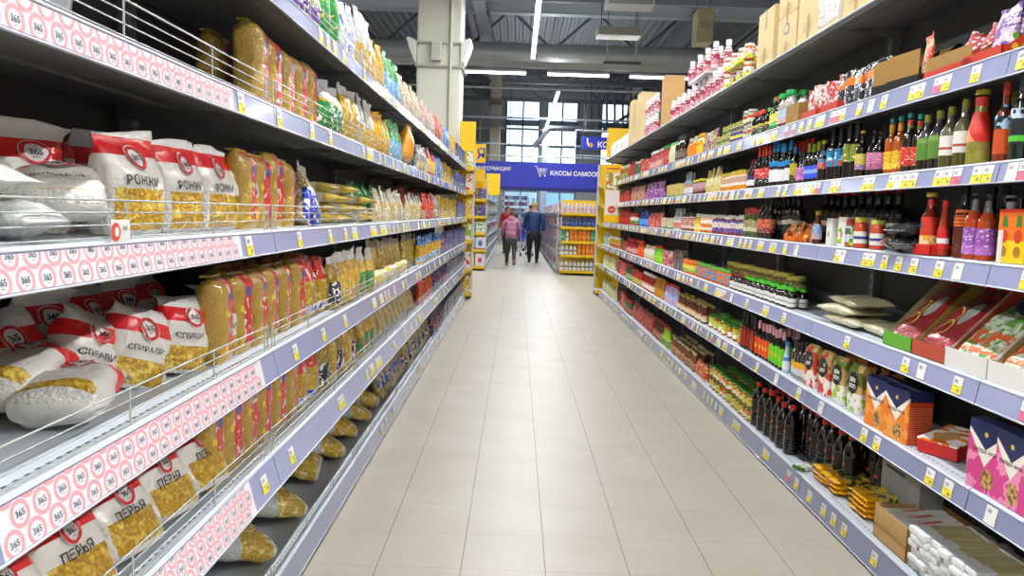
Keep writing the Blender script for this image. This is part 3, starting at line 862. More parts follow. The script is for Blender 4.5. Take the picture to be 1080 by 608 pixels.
purp = bottle(.215, .026, mat('sauce_red_clear_neck', fn=lambda g: g.mix(g.z.gt(.62), '#8a2a1a', '#8d8f8c'), rough=.08, coat=.8), lab2('#9a4aa8', '#8a5ab4', '#e8c23a'), '#55605c', 'cone', (.10, .50), caph=.04)
orp = bottle(.215, .030, mat('sauce_orange', fn=lambda g: g.mix(g.z.gt(.80), '#b04216', '#707068'), rough=.08, coat=.8), lab2('#9550a8', '#b06ac0', '#e8dcea'), '#3c4642', 'sauce', (.08, .48), caph=.04)
Rr('T', (1063, 1044), purp, .055, 'clear necked pink sauce bottle with violet label', 'bottle', .04, nmax=2)
Rr('T', (1042, 1018), orp, .065, 'orange sauce bottle with violet label', 'bottle', .04, nmax=2)
grill = bottle(.262, .028, mat('brown_sauce_glass', fn=lambda g: g.mix(g.z.gt(.66), '#5e2a16', '#22241f'), rough=.1, coat=.7), mat('orange_block_label', fn=lambda g: g.mix(g.z.gt(.5) * (g.z * 9).frac().gt(.25), '#5a2212', '#ee7426'), rough=.4), '#16181a', 'tall', (.2, .62), caph=.2)
Rr('T', (1016, 999), grill, .062, 'tall brown sauce bottle with orange block label', 'bottle', .045, nmax=2)
rnar = bottle(.195, .02, '#a8341a', bands('#cf2424', '#f2ece6', (.25, .5)), '#c41c1c', 'cone', (.12, .5), caph=.12)
rput(rnar, 'T', 993, .04, 'narrow red sauce bottle in the red tray', 'bottle', zo=.004)
bigred = bottle(.225, .030, '#7a2410', mat('red_label_blue_tip', fn=lambda g: g.mix(g.z.lt(.38), g.mix((g.z - .72).abs().lt(.12) * g.x.lt(.55), '#d23a24', '#2a3f92'), g.mix(g.noise(40, 1).gt(.5), '#f2d8b0', '#e8b030')), rough=.35), '#b8a834', 'sauce', (.12, .60), capr=.019, caph=.07, neck='#c8302a', neckz=(.78, .88))
rput(bigred, 'T', 978, .04, 'big tomato sauce bottle with olive cap in the red tray', 'bottle', zo=.004)
rtray = tray(.125, .085, .04, .04, plain('#cf1f1c'), name='red_tray')
rput(rtray, 'T', 983, .044, 'low red tray holding two tomato sauce bottles', 'tray')
backdark = bottle(.24, .028, '#15110e', lab2('#3a2a20', '#2a201a'), '#101010', 'tall', (.2, .5))
Rr('T', (1078, 1002), backdark, .07, 'dark bottle standing behind the violet labels', 'bottle', .125, 'dark bottles behind the violet labels')
bagb = pack('blk', .16, .24, .07, mat('black_film', '#101210', .12, coat=.8, bump=lambda g: (g.noise(26, 3, dist=2.5), 1, .014)), 3, kind='lying', name='plastic_bag', amp=.012)
for i, (px, zz, r_) in enumerate([(962, .034, .2), (944, .036, -.3), (955, .085, 0)]):
    X, y, z = at('R', 'T', px, .09)
    put(bagb, (X - .12, y, z + zz), (-PI / 2, 0, -PI / 2 + r_), 'crumpled black film bag, %s in the black heap' % ORD[i], 'bag', 'black film bags')
salsa = jar(.13, .030, '#c8472c', bands('#ece6dc', '#2a3f82', (.35, .6)), '#c8bb48', (.15, .55))
Rr('T', (932, 899), salsa, .075, 'red salsa jar with white label', 'jar', .045, nmax=2)
salsa2 = jar(.125, .026, '#a85638', bands('#cdd2d8', '#5a6672', (.5, .9)), '#a83a28', (.18, .75))
Rr('T', (910, 892), salsa2, .06, 'small red jar with grey label', 'jar', .05, nmax=2)
limep = pack('lime', .075, .05, .05, printed('#a8d024', '#2f8c2c', '#eef2c0', 34), 4, kind='lying')
Rr('T', (902, 884), limep, .075, 'lime green packet', 'packet', .05, nmax=2, tiers=2, th=.052)
whbox = carton(.075, .135, .14, mat('white_carton_print', fn=lambda g: g.mix(g.z.between(.3, .5) * g.x.between(.3, .6) * g.y.lt(.1), '#e8e6e0', '#b58a5a'), rough=.4))
Rr('T', (893, 866), whbox, .08, 'tall white carton', 'box', .10, nmax=2)
brnb = bottle(.165, .024, '#5a2414', lab2('#7a9ac8', '#b8a0a8'), '#b8922c', 'cone', (.14, .6), caph=.12)
rput(brnb, 'T', 861, .04, 'brown sauce bottle with gold cap beside the white cartons', 'bottle')
obox = tray(.17, .12, .03, .10, plain('#dc6a1c'), printed('#8a3a10', '#f08a2c', '#f0e0b0', 24), name='display_box')
ocont = pack('oc', .075, .10, .03, printed('#e07a22', '#7a3410', '#f2d8a0', 30), 8)
rput(obox, 'T', 836, .07, 'orange opened display box of packets beside white cartons', 'box')
for i in range(4): rput(ocont, 'T', 851 - 9 * i, .06, 'small orange printed packet in the orange display box, %s from camera' % ORD[i], 'packet', 'orange packets in display box', tilt=(-.35, .3 * (i % 2)), zo=.006)
bigdark = bottle(.285, .036, DARK, bands('#2c2420', '#c9c2b4', (.4, .7)), '#b81c22', 'tall', (.2, .5), caph=.1)
Rr('T', (824, 800), bigdark, .08, 'big dark bottle with crimson cap', 'bottle', .13)
Rr('T', (905, 830), bigdark, .085, 'big dark bottle behind the cartons', 'bottle', .21)
rfb = bottle(.235, .03, '#241a12', lab2('#c84a1c', '#7a1a12', '#d8d2c0'), '#1a1a1a', 'sauce', (.15, .5))
Rr('T', (813, 800), rfb, .07, 'dark bottle with orange label', 'bottle', .045)
grn = bottle(.19, .034, '#4a5a28', lab2('#8a8a4a', '#c8c4a0'), '#a8302a', 'jar', (.2, .6))
Rr('T', (799, 787), grn, .08, 'green pickle bottle', 'bottle', .05)
bjar = jar(.135, .03, '#8a2c18', bands('#2c4a9c', '#d8d4d0', (.35, .65), c3='#e0705a'), '#c9c6bc', (.12, .78), simple=True)
Rr('T', (787, 753), bjar, .066, 'small jar with blue label in orange tray', 'jar', .045)
ojar = jar(.14, .03, '#c8621c', bands('#ece2d0', '#d8782c', (.3, .5)), '#d0d0c4', (.15, .8), simple=True)
Rr('T', (752, 740), ojar, .066, 'jar with cream and orange label', 'jar', .045)
Rr('T', (788, 740), ojar, .066, 'jar in the second row', 'jar', .12)
yj = bottle(.15, .026, '#e0c22c', '#f0e07a', '#dcdccc', 'straight', simple=True)
Rr('T', (740, 733), yj, .06, 'yellow squat bottle', 'bottle')
pj = jar(.155, .032, '#8a3a2c', bands('#d8c8c0', '#b87a6a', (.3, .7), c3='#f0e8e0'), '#3a3432', (.15, .8), simple=True)
Rr('T', (733, 721), pj, .068, 'brown jar with pinkish label', 'jar')
clb = bottle(.20, .026, mat('clear_glass_vinegar', '#b9bfbd', .08, coat=.9), lab2('#d8d4d0', '#c86a5a'), '#8a8d8c', 'tall', simple=True)
Rr('T', (721, 712), clb, .07, 'clear vinegar bottle', 'bottle')
bgb = carton(.2, .11, .08, bands('#d8cfa8', '#1f8a4a', (0, .16), c3='#f2ead0'), flaps=False)
Rr('T', (711, 700), bgb, .21, 'beige carton with green base', 'box')
rwp = pack('rwp', .08, .17, .05, printed('#d8422c', '#c82a24', '#f4f0ea', 30), 11)
Rr('T', (699, 685), rwp, .085, 'red and white sauce pouch', 'packet')
blb = bottle(.2, .03, '#1f4aa8', '#5a9ae0', '#101830', 'cone', simple=True)
Rr('T', (684, 674), blb, .08, 'blue sauce bottle', 'bottle')
rgj = jar(.16, .036, '#b8341c', bands('#e8e0d0', '#5a9a3c', (0, .4)), '#c82a24', simple=True)
Rr('T', (673, 666), rgj, .08, 'red jar with green and white label', 'jar')
redb = bottle(.21, .03, '#b01e16', '#c8301c', '#8a1a14', 'cone', simple=True)
Rr('T', (665, 654), redb, .08, 'red ketchup bottle', 'bottle')

# ---- second sauce shelf (S, z 1.6)
tallteal = bottle(.285, .029, mat('dark_green_glass', '#16241e', .08, coat=.8), mat('black_blue_white_label', fn=lambda g: g.mix(g.z.between(.05, .18), g.mix(g.z.between(.55, .8) * g.noise(60, 0).gt(.42), '#20282a', '#cfe0ec'), '#5ac83a'), rough=.35), '#2c4444', 'tall', (.18, .68), caph=.24)
Rr('S', (1079, 1062), tallteal, .064, 'tall dark bottle with blue and white lettering', 'bottle', .045, nmax=3)
redlab = bottle(.25, .027, '#7a2c14', mat('red_black_blue_label', fn=lambda g: g.mix(g.z.gt(.5), '#cc5020', g.mix(g.noise(60, 0).gt(.5), '#22242c', '#a8c8e8')), rough=.35), '#b8302c', 'tall', (.1, .72), caph=.16)
rput(redlab, 'S', 1056, .045, 'tall bottle with red lower label beside dark lettered bottles', 'bottle')
vin = bottle(.225, .031, mat('olive_oil_glass', fn=lambda g: g.mix(g.z.gt(.55), '#4c4a18', '#6a6a50'), rough=.07, coat=.9), bands('#e4e2dc', '#b83a34', (.3, .42)), '#8a8a32', 'sauce', (.2, .52), caph=.13)
rput(vin, 'S', 1046, .08, 'olive capped vinegar bottle behind the big red labelled bottle', 'bottle')
pickle = bottle(.245, .036, mat('pickle_brine', fn=lambda g: g.mix(g.noise(50, 2), '#6a6a1c', '#a8a04a'), rough=.08, coat=.9), mat('red_blue_corner_label', fn=lambda g: g.mix((g.x + g.z).lt(.85), '#cf2c20', g.mix(g.z.gt(.6), '#e8a070', '#2a3f9a')), rough=.35), '#c0b63a', 'cone', (.30, .70), capr=.022, caph=.07, neck='#d0352a', neckz=(.78, .9))
rput(pickle, 'S', 1030, .042, 'big pickle bottle with red label and yellow green cap', 'bottle')
Rr('S', (1021, 992), vin, .066, 'vinegar bottle with white label and olive cap', 'bottle', .045, nmax=2)
gvin = bottle(.215, .032, mat('dark_violet_glass', fn=lambda g: g.mix(g.z.gt(.6), '#14100c', '#4c4650'), rough=.07, coat=.9), bands('#5c8a34', '#7aa04a', (.75, .95)), '#96983a', 'sauce', (.18, .58), caph=.14)
Rr('S', (990, 970), gvin, .066, 'dark vinegar bottle with green label', 'bottle', .045, nmax=2)
dred = bottle(.225, .025, '#2a2018', lab2('#d83a24', '#c82c1c', '#dff0e0'), '#1f8a84', 'tall', (.10, .42), caph=.09, neck=lab2('#d8402a', '#7aa04a'), neckz=(.74, .88))
Rr('S', (969, 951), dred, .056, 'brown sauce bottle with red label and teal cap', 'bottle', .04, nmax=2)
oyel = bottle(.225, .025, '#b4561c', lab2('#e8c22c', '#f0d24a', '#b8501c'), '#1f8a84', 'tall', (.08, .40), caph=.09, neck='#e8a42c', neckz=(.74, .88))
Rr('S', (950, 931), oyel, .056, 'orange sauce bottle with yellow label and teal cap', 'bottle', .04, nmax=2)
pkl = bottle(.19, .027, '#1c1416', lab2('#c8719a', '#b05a88', '#e8c8d8'), '#2c2c30', 'sauce', (.14, .52), caph=.05)
Rr('S', (930, 913), pkl, .06, 'dark sauce bottle with pink label', 'bottle', .045, nmax=2)
ybl = bottle(.205, .026, '#1e1410', lab2('#c8b83a', '#8a6a9a'), '#c0a83c', 'sauce', (.16, .5), caph=.06)
rput(ybl, 'S', 907, .045, 'dark bottle with gold cap and yellow label beside pink labels', 'bottle')
tolive = bottle(.25, .029, DARK, mat('olive_label_script', fn=lambda g: g.mix(g.noise(45, 1).gt(.62), '#7c8a1e', '#e6e8c8'), rough=.4), '#0e0e10', 'tall', (.3, .62), caph=.3)
Rr('S', (905, 889), tolive, .064, 'tall black bottle with olive label', 'bottle', .045, nmax=2)
tblue = bottle(.25, .029, DARK, mat('turquoise_label', fn=lambda g: g.mix(g.z.gt(.35), g.mix(g.noise(40, 0).gt(.6), '#1d86b8', '#d84a3a'), g.mix(g.noise(40, 1).gt(.58), '#1d86b8', '#dff2f8')), rough=.4), '#0e0e10', 'tall', (.26, .60), caph=.3)
Rr('S', (887, 870), tblue, .064, 'tall black bottle with turquoise label', 'bottle', .045, nmax=2)
mixl = bottle(.215, .027, '#1a1412', lab2('#5a7ab8', '#c84a3a', '#e0e0e8'), '#a0a828', 'tall', (.3, .75), caph=.1)
Rr('S', (868, 862), mixl, .06, 'bottle with blue and red label', 'bottle', .045)
blg = bottle(.20, .025, DARK, bands('#3a5ae0', '#9ab4f8', (.4, .7)), '#8a9418', 'tall', (.1, .42), caph=.22)
Rr('S', (862, 849), blg, .055, 'dark bottle with bright blue label and green cap', 'bottle', .04)
plb = bottle(.17, .024, '#1a1016', lab2('#b85aa0', '#c878b0', '#e8c8e0'), '#2a2a30', 'cone', (.1, .5))
Rr('S', (848, 839), plb, .05, 'dark bottle with magenta label', 'bottle', .04)
yeb = bottle(.20, .025, DARK, lab2('#b8a81c', '#2a2a1c', '#e0d83a', 50), '#2a6a9a', 'tall', (.08, .55), caph=.18)
Rr('S', (838, 832), yeb, .055, 'black bottle with yellow pattern', 'bottle', .04)
wlb = bottle(.25, .027, DARK, bands('#e9e9ec', '#2a2a30', (.86, 1)), '#1a8ad0', 'tall', (.10, .42), caph=.22, neck='#1a8ad0', neckz=(.45, .56))
Rr('S', (832, 812), wlb, .058, 'soy bottle with white label and blue cap', 'bottle', .04)
rcb = bottle(.25, .026, DARK, lab2('#d8302a', '#1c1416', '#f2f2f0', 50), '#d83a22', 'tall', (.10, .46), caph=.24)
Rr('S', (811, 798), rcb, .056, 'soy sauce bottle with red cap and speckled label', 'bottle', .04)
Rr('S', (840, 798), rcb, .06, 'soy sauce bottle in the second row', 'bottle', .11)
wmar = bottle(.185, .026, '#3a1420', bands('#eceaf0', '#3a3a6a', (.3, .6)), '#7a1a2c', 'sauce', simple=True)
Rr('S', (797, 789), wmar, .056, 'bottle with white label and maroon cap', 'bottle', .04)
yjar = jar(.13, .034, '#d88a1c', bands('#ece6d8', '#c8a08a', (.4, .7)), '#c8b83a', (.25, .75), simple=True)
Rr('S', (788, 762), yjar, .075, 'amber jar with white label and yellow lid', 'jar', .05)
Rr('S', (786, 745), yjar, .075, 'amber jar in second row', 'jar', .13, zoff=.0, sc=1.15)
ypch = pack('yp', .07, .18, .04, bands('#d8c87a', '#e8e0a8', (.3, .6), c3='#b8a83a'), 14)
Rr('S', (761, 745), ypch, .075, 'tall pale yellow pouch', 'packet', .05)
dylid = jar(.13, .03, '#6a2a24', lab2('#b88a9a', '#8a3a3a'), '#d8d82c', (.2, .75), simple=True)
Rr('S', (744, 732), dylid, .066, 'brown jar with lime yellow lid', 'jar', .05)
bwb = bottle(.2, .024, mat('pale_glass', '#9aa4b4', .1, coat=.8), lab2('#c86a3a', '#d8d8e0'), '#8a8a92', 'tall', simple=True)
Rr('S', (731, 722), bwb, .06, 'pale glass bottle with orange label', 'bottle', .045)
ygt = carton(.19, .12, .08, bands('#cdb85a', '#1f8a4a', (0, .14), c3='#f0e4a8'), flaps=False)
Rr('S', (721, 702), ygt, .2, 'yellow carton with green base', 'box', .06)
purpo = pack('pu', .07, .18, .04, printed('#8a3a92', '#b05ab8', '#e8d8ea', 26), 15)
Rr('S', (700, 682), purpo, .08, 'violet sauce pouch', 'packet')
pinko = pack('pk', .07, .18, .04, printed('#b8705a', '#c88a78', '#e8d0c0', 26), 16)
Rr('S', (680, 666), pinko, .08, 'dusky pink sauce pouch', 'packet')
redo = pack('rd', .07, .18, .04, printed('#c02418', '#a81c14', '#e05a3a', 26), 17)
Rr('S', (665, 653), redo, .08, 'red sauce pouch', 'packet')

# ---- highest sauce shelf (Q, z 1.933)
rdb = plain('#c8361e', .4)
brc = plain('#a07a3a', .7)
def peppers(mb):
    for i in range(5):
        for j in range(2):
            mb.disc((-.03 + .03 * i, .03 + .033 * j), .011, lambda a, b: (.1055, a - .02, b - .005), plain(('#d8b42a', '#6a9a2c', '#c86a1c')[(i + j) % 3]), 12)
spice = [pack('sp', .09, .15, .02, printed('#b8a8b8', '#6a3a8a', '#e8e6ea', 34), 20 + i, name='spice_sachet') for i in range(2)]
spred = [pack('sr', .08, .13, .018, printed('#b81c24', '#8a1418', '#e8e2de', 40), 22 + i, name='spice_sachet') for i in range(2)]
spblk = [pack('sb', .09, .16, .02, mat('black_spice_sachet', fn=lambda g: g.mix(g.z.between(.55, .78), g.mix(g.noise(40, 1).gt(.58), '#3a3c40', '#cfd0d4'), '#e07a2c'), rough=.2, coat=.6, bump=lambda g: (g.noise(30, 3, dist=1), .6, .006)), 24 + i, name='spice_sachet') for i in range(2)]
trayp = tray(.21, .18, .03, .13, rdb, brc, name='display_tray', extra=peppers)
def brown_front(w, d, hf, hh):
    return lambda mb: mb.box(-w / 2 + .006, w / 2 - .006, -d / 2 + .003, -d / 2 + .006, .01, hh, brc)
trayr = tray(.17, .17, .022, .12, rdb, brc, extra=brown_front(.17, .17, .02, .07))
trayk = tray(.20, .17, .03, .15, plain('#1a1a1c', .4), brc, extra=brown_front(.2, .17, .03, .125))
X, y, z = at('R', 'Q', 1037, .10)
put(trayp, (X, y - .02, z), (0, 0, -PI / 2), 'red display tray printed with peppers holding violet sachets', 'tray')
for i in range(6): put(spice[i % 2], (X - .03 + .022 * i, y - .03 + .012 * (i % 2), z + .03), (-.28 + .05 * (i % 3), .12 * (i % 3 - 1), -PI / 2 + .2), 'violet and silver spice sachet in the pepper tray, %s from front' % ORD[i], 'packet', 'violet spice sachets')
for j, (px, n) in enumerate([(1014, 4), (993, 4)]):
    X, y, z = at('R', 'Q', px, .095)
    put(trayr, (X, y, z), (0, 0, -PI / 2), 'red display tray with brown inside, %s beside the pepper tray' % ORD[j], 'tray', 'red display trays')
    for i in range(n): put(spred[i % 2], (X + .0 + .022 * i, y + .015 * (i - 1.5), z + .02), (-.22, .25, -PI / 2 + .3), 'dark red spice sachet in %s red tray, %s from front' % (ORD[j], ORD[i]), 'packet', 'dark red spice sachets')
ylw = [pack('yw', .085, .17, .022, printed('#c82a24', '#d8a42a', '#f0e6d0', 32), 26, name='spice_sachet')]
X, y, z = at('R', 'Q', 976, .045)
put(ylw[0], (X, y, z), (-.05, 0, -PI / 2 - .2), 'upright red and yellow sachet beside the brown backed displays', 'packet')
for j, px in enumerate([957, 940]):
    X, y, z = at('R', 'Q', px, .085)
    put(trayk, (X, y, z), (0, 0, -PI / 2 + .12), 'brown backed black cardboard display, %s beside the upright sachet' % ORD[j], 'tray', 'brown backed displays')
Rr('Q', (929, 882), spblk, .085, 'black and orange spice sachet', 'packet', .04, rows=2, rdep=.04, sc=1.05)
sred2 = [pack('s2', .075, .16, .02, printed('#d8d4d0', '#c82a2a', '#8a5a4a', 34), 28 + i, name='spice_sachet') for i in range(2)]
Rr('Q', (889, 850), sred2, .075, 'white and red spice sachet', 'packet', .04, rows=2, rdep=.035)
for j, px in enumerate([878, 856]):
    X, y, z = at('R', 'Q', px, .07)
    put(tray(.2, .12, .035, .08, rdb, brc), (X, y, z), (0, 0, -PI / 2), 'low red tray of white sachets, %s from the black display' % ORD[j], 'tray', 'low red trays')
put(tray(.2, .15, .10, .13, brc, brc), (at('R', 'Q', 838, .09)[0], at('R', 'Q', 838, .09)[1], 1.933), (0, 0, -PI / 2), 'plain brown cardboard display beside green capped bottles', 'tray')
gcap = bottle(.205, .03, mat('clear_brown_oil', fn=lambda g: g.mix(g.z.gt(.55), '#5a3420', '#b0aaa0'), rough=.08, coat=.9), lab2('#a8c0d8', '#d8a8a0', '#f0f0f0'), '#1fa84a', 'squat', (.12, .5), caph=.13, capr=.021)
Rr('Q', (835, 823), gcap, .065, 'clear bottle with green cap', 'bottle', .045, rows=2)
ygb = bottle(.2, .028, DARK, lab2('#d8d82a', '#1fa84a', '#f0f0e8', 30), '#1fa84a', 'tall', (.08, .5), caph=.14)
ygr = bottle(.2, .028, DARK, lab2('#d8d82a', '#1fa84a', '#f0f0e8', 30), '#e0402a', 'tall', (.08, .5), caph=.14)
Rr('Q', (823, 812), [ygb, ygr], .06, 'dark bottle with yellow and green label', 'bottle', .045, rows=2)
Rr('Q', (811, 806), [bottle(.155, .027, DARK, lab2('#d8c82a', '#2a2a1c'), '#7ac82a', 'squat', caph=.14, simple=True)], .06, 'squat dark bottle with light green cap', 'bottle')
Rr('Q', (806, 795), [bottle(.155, .029, DARK, lab2('#c8b82a', '#2a2a1c'), '#e0402a', 'squat', caph=.16, simple=True)], .065, 'squat dark bottle with red cap', 'bottle')
whj = jar(.095, .036, '#6a6a3a', bands('#d8d8c8', '#c84a2a', (.4, .6), c3='#5a8a3a'), '#d8d8d4', (.12, .8), simple=True)
Rr('Q', (794, 785), whj, .078, 'white lidded jar', 'jar', .05, tiers=2, th=.096)
byj = jar(.10, .03, '#d8b82a', bands('#3a4a9a', '#e8d84a', (.3, .5)), '#4a4a5a', (.12, .8), simple=True)
Rr('Q', (784, 772), byj, .066, 'mustard jar with blue label', 'jar', .05)
olj = jar(.085, .036, '#8a8a3a', bands('#b8bc8a', '#6a7a3a', (.3, .6)), '#b8b44a', (.12, .8), simple=True)
Rr('Q', (785, 752), olj, .078, 'olive jar with yellowish lid', 'jar', .12, tiers=2, th=.086)
Rr('Q', (771, 757), olj, .078, 'low olive jar', 'jar', .05, tiers=1)
brp = pack('bp', .07, .16, .04, printed('#8a5a4a', '#b8a08a', '#e0d8cc', 30), 31)
Rr('Q', (756, 743), brp, .075, 'brown patterned pouch', 'packet')
Rr('Q', (742, 736), [bottle(.18, .03, '#e0b01c', '#f0c83a', '#e0a81c', 'squat', simple=True)], .07, 'yellow mustard bottle', 'bottle')
Rr('Q', (736, 727), [bottle(.17, .034, '#d87a14', '#f08a1c', '#b8b4a8', 'squat', (.1, .55), simple=True)], .08, 'orange labelled squat bottle', 'bottle')
Rr('Q', (722, 714), [bottle(.24, .036, '#241a16', lab2('#4a3a30', '#6a5a4a'), '#3a322c', 'straight', simple=True)], .08, 'tall brown bottle', 'bottle')
Rr('Q', (713, 706), [pack('wg', .08, .21, .05, bands('#e0dca8', '#2ca84a', (.85, 1), c3='#f4f2e0'), 32)], .09, 'cream pouch with green top', 'packet')
Rr('Q', (706, 700), [bottle(.21, .03, '#b82a1c', lab2('#c8382a', '#b81c1c'), '#1fa84a', 'cone', simple=True)], .08, 'red bottle with green cap', 'bottle')
Rr('Q', (699, 687), [bottle(.2, .03, '#a83028', lab2('#b84a4a', '#d8a098'), '#d8d8d4', 'cone', simple=True)], .075, 'red bottle with white cap', 'bottle')
Rr('Q', (686, 677), [carton(.07, .15, .05, printed('#b8282a', '#d85a3a', '#f0d8c0', 26), flaps=False)], .09, 'red sauce carton', 'box')
Rr('Q', (677, 670), [bottle(.17, .03, '#2a3a1c', '#4a6a3a', '#c8c8b8', 'cone', simple=True)], .08, 'dark green bottle', 'bottle')
Rr('Q', (670, 664), [redb], .08, 'red ketchup bottle', 'bottle', sc=.9)
Rr('Q', (664, 654), [bottle(.18, .032, '#a86a2a', lab2('#c87a3a', '#7a8a3a'), '#b8b8a8', 'jar', simple=True)], .085, 'brown and green bottle', 'bottle')

# ---- fourth shelf (U, z .918)
disp_g = tray(.22, .255, .055, .28, plain('#5faa2c', .4), plain('#b9a888', .7))
disp_r = tray(.22, .255, .055, .27, plain('#b84a34', .45), plain('#a8854c', .7))
disp_w = tray(.235, .255, .065, .28, plain('#e2e0dc', .4), plain('#b59a68', .7))
def swirl_bag(seed, base='#9a1c24'):
    b = Bag(.18, .32, .055, 'pillow', seed, amp=.007)
    mm = mat('maroon_noodle_bag', base, .15, coat=.7, fn=lambda g: g.mix(((g.z - .5) * (g.z - .5) * 3.2 + (g.x - .62) * (g.x - .62) * 4).lt(.10), g.mix(g.noise(12, 2, dist=1), '#7e141c', '#a8242c'), g.mix(g.noise(60, 3), '#8f9c98', '#c8d0cc')), bump=lambda g: (g.noise(26, 3, dist=1.8), .9, .008))
    mb = MB(); b.mesh(mb, mm); gold = plain('#e2c466', .4)
    f = b.front
    def ribbon(pts, w0):
        vs = []
        for i, (x, y) in enumerate(pts):
            a = pts[max(0, i - 1)]; c = pts[min(len(pts) - 1, i + 1)]
            dx, dy = c[0] - a[0], c[1] - a[1]; l = math.hypot(dx, dy) or 1
            ww = w0 * math.sin(PI * (i + .6) / (len(pts) + .2))
            vs += [f(x - dy / l * ww, y + dx / l * ww, .003), f(x + dy / l * ww, y - dx / l * ww, .003)]
        mb.add(vs, [(2 * i, 2 * i + 1, 2 * i + 3, 2 * i + 2) for i in range(len(pts) - 1)], gold)
    ribbon([(-.03 + .028 * math.cos(a) + .006, .085 + .035 * math.sin(a)) for a in [PI * .95 - i * .42 for i in range(13)]], .0035)
    ribbon([(-.035 + .02 * math.cos(a), .155 + .03 * math.sin(a)) for a in [PI * .9 - i * .4 for i in range(11)]], .003)
    ribbon([(-.06 + .012 * i, .05 + .018 * i) for i in range(7)], .0028)
    return template('noodle_bag', [(None, mb)])
swb = [swirl_bag(1), swirl_bag(2)]
grs = Bag(.195, .32, .055, 'pillow', 5, amp=.007); mbg = MB(); grs.mesh(mbg, mat('green_salad_bag', fn=lambda g: g.mix(g.z.between(.06, .36) * g.noise(26, 2, dist=1).gt(.48), g.mix((g.noise(16, 3, dist=1.5) - .42) * 7, '#5a9a3c', '#e6ebdc'), '#dd6a3a'), rough=.18, coat=.6, bump=lambda g: (g.noise(24, 3, dist=1.5), .8, .008)))
nav = plain('#1c2556', .35)
def navcap(mb, b):
    vs = [b.front(x, y, .003) for x, y in [(-.07, .272), (-.02, .215), (.03, .20), (.08, .225), (.085, .285), (0, .292)]]
    mb.add(vs, [tuple(range(6))], nav)
navcap(mbg, grs)
grt = template('frozen_mix_bag', [(None, mbg)])
for j, (px, dt, bt, dl, bl, sc_) in enumerate([
    (950, disp_g, swb[0], 'green sided display box tilting a maroon bag', 'maroon gold swirl bag in the green display box', 1),
    (983, disp_r, swb[1], 'red fronted display box beside the green one', 'maroon gold swirl bag in the red fronted display box', 1),
    (1022, disp_w, grt, 'white display box holding a green salad bag', 'green printed bag with navy corner in the white display box', 1),
    (1073, disp_w, grt, 'white display box at near end of fourth shelf', 'green printed bag in the nearmost white display box', 1)]):
    X, y, z = at('R', 'U', px, .139)
    put(dt, (X, y, z), (0, 0, -PI / 2 + .0), dl, 'box')
    put(bt, (X - .098, y, z + .036), (-.78, 0, -PI / 2), bl, 'bag')
nood = [pack('nd', .19, .34, .05, mat('dry_noodle_pad', fn=lambda g: g.mix((g.noise(70, 3, dist=1)), '#b0aa7c', '#ece6cc'), rough=.2, coat=.5, bump=lambda g: (g.noise(60, 3, dist=2), .9, .008)), 40 + i, kind='lying', name='noodle_packet', amp=.006) for i in range(3)]
for i, (px, zz, rr) in enumerate([(902, .027, .05), (934, .028, -.1), (895, .072, .1), (899, .116, -.05)]):
    X, y, z = at('R', 'U', px, .13)
    put(nood[i % 3], (X, y, z + zz), (-PI / 2, 0, rr), 'clear packet of dry noodles lying flat, %s in the noodle heap' % ORD[i], 'packet', 'dry noodle packets lying flat')
sjw = bottle(.115, .023, DARK, bands('#e4e2de', '#8a8a8a', (.4, .55)), '#4ab82c', 'squat', (.10, .5), caph=.17, capr=.018)
Rr('U', (836, 786), sjw, .05, 'small dark jar with green lid', 'jar', .04, rows=2, rdep=.055)
sjr = bottle(.115, .023, DARK, bands('#e4e2de', '#8a8a8a', (.4, .55)), '#7a2a2a', 'squat', (.10, .5), caph=.17, capr=.018)
Rr('U', (785, 771), sjr, .05, 'small dark jar with maroon lid', 'jar', .04)
cjar = jar(.12, .028, '#b8561c', mat('orange_blue_label', fn=lambda g: g.mix(g.noise(30, 1).gt(.52), '#e07a24', '#4a8ac0'), rough=.4), '#5ab83a', (.14, .78), simple=True)
Rr('U', (770, 735), cjar, .062, 'jar with orange and blue label and green lid', 'jar', .045)
tjar = jar(.165, .038, '#6a5a1c', lab2('#a08a3a', '#7a6a2a'), '#b8ac4a', (.2, .7), simple=True)
Rr('U', (820, 752), tjar, .085, 'tall yellow lidded jar in the second row', 'jar', .15)
orj = jar(.12, .034, '#e0641c', lab2('#e8d82a', '#5ab82a'), '#f07a1c', simple=True)
Rr('U', (734, 722), orj, .07, 'yellow and orange jar', 'jar')
dkt = carton(.055, .09, .05, printed('#4a3c3c', '#6a5a5a', '#e0dcd8', 40), flaps=False)
Rr('U', (722, 712), dkt, .062, 'small dark carton', 'box', tiers=2, th=.092)
rwc = carton(.06, .075, .05, printed('#c8302a', '#e8e4e0', '#8a2a24', 40), flaps=False)
Rr('U', (712, 700), rwc, .066, 'small red and white carton', 'box', tiers=2, th=.077)
Rr('U', (699, 691), [bottle(.18, .03, '#7ac82a', '#9ad83a', '#c82a24', 'cone', simple=True)], .075, 'lime green bottle with red cap', 'bottle')
Rr('U', (690, 680), [pack('pc', .08, .16, .05, bands('#e0d4b8', '#e8e4dc', (.3, .7), c3='#c8a05a'), 44)], .085, 'cream pouch', 'packet')
Rr('U', (679, 674), [bottle(.19, .03, '#e85a1c', '#f0641c', '#e03a1c', 'cone', simple=True)], .08, 'bright orange bottle', 'bottle')
Rr('U', (673, 662), [bottle(.19, .03, '#a81c2c', lab2('#b82a3a', '#d8a0a0'), '#c82a2a', 'cone', simple=True)], .075, 'raspberry red bottle', 'bottle')
Rr('U', (661, 655), [carton(.16, .14, .09, printed('#a84a1c', '#8a3414', '#d8b8a0', 16), flaps=False)], .18, 'brown carton', 'box', .08)
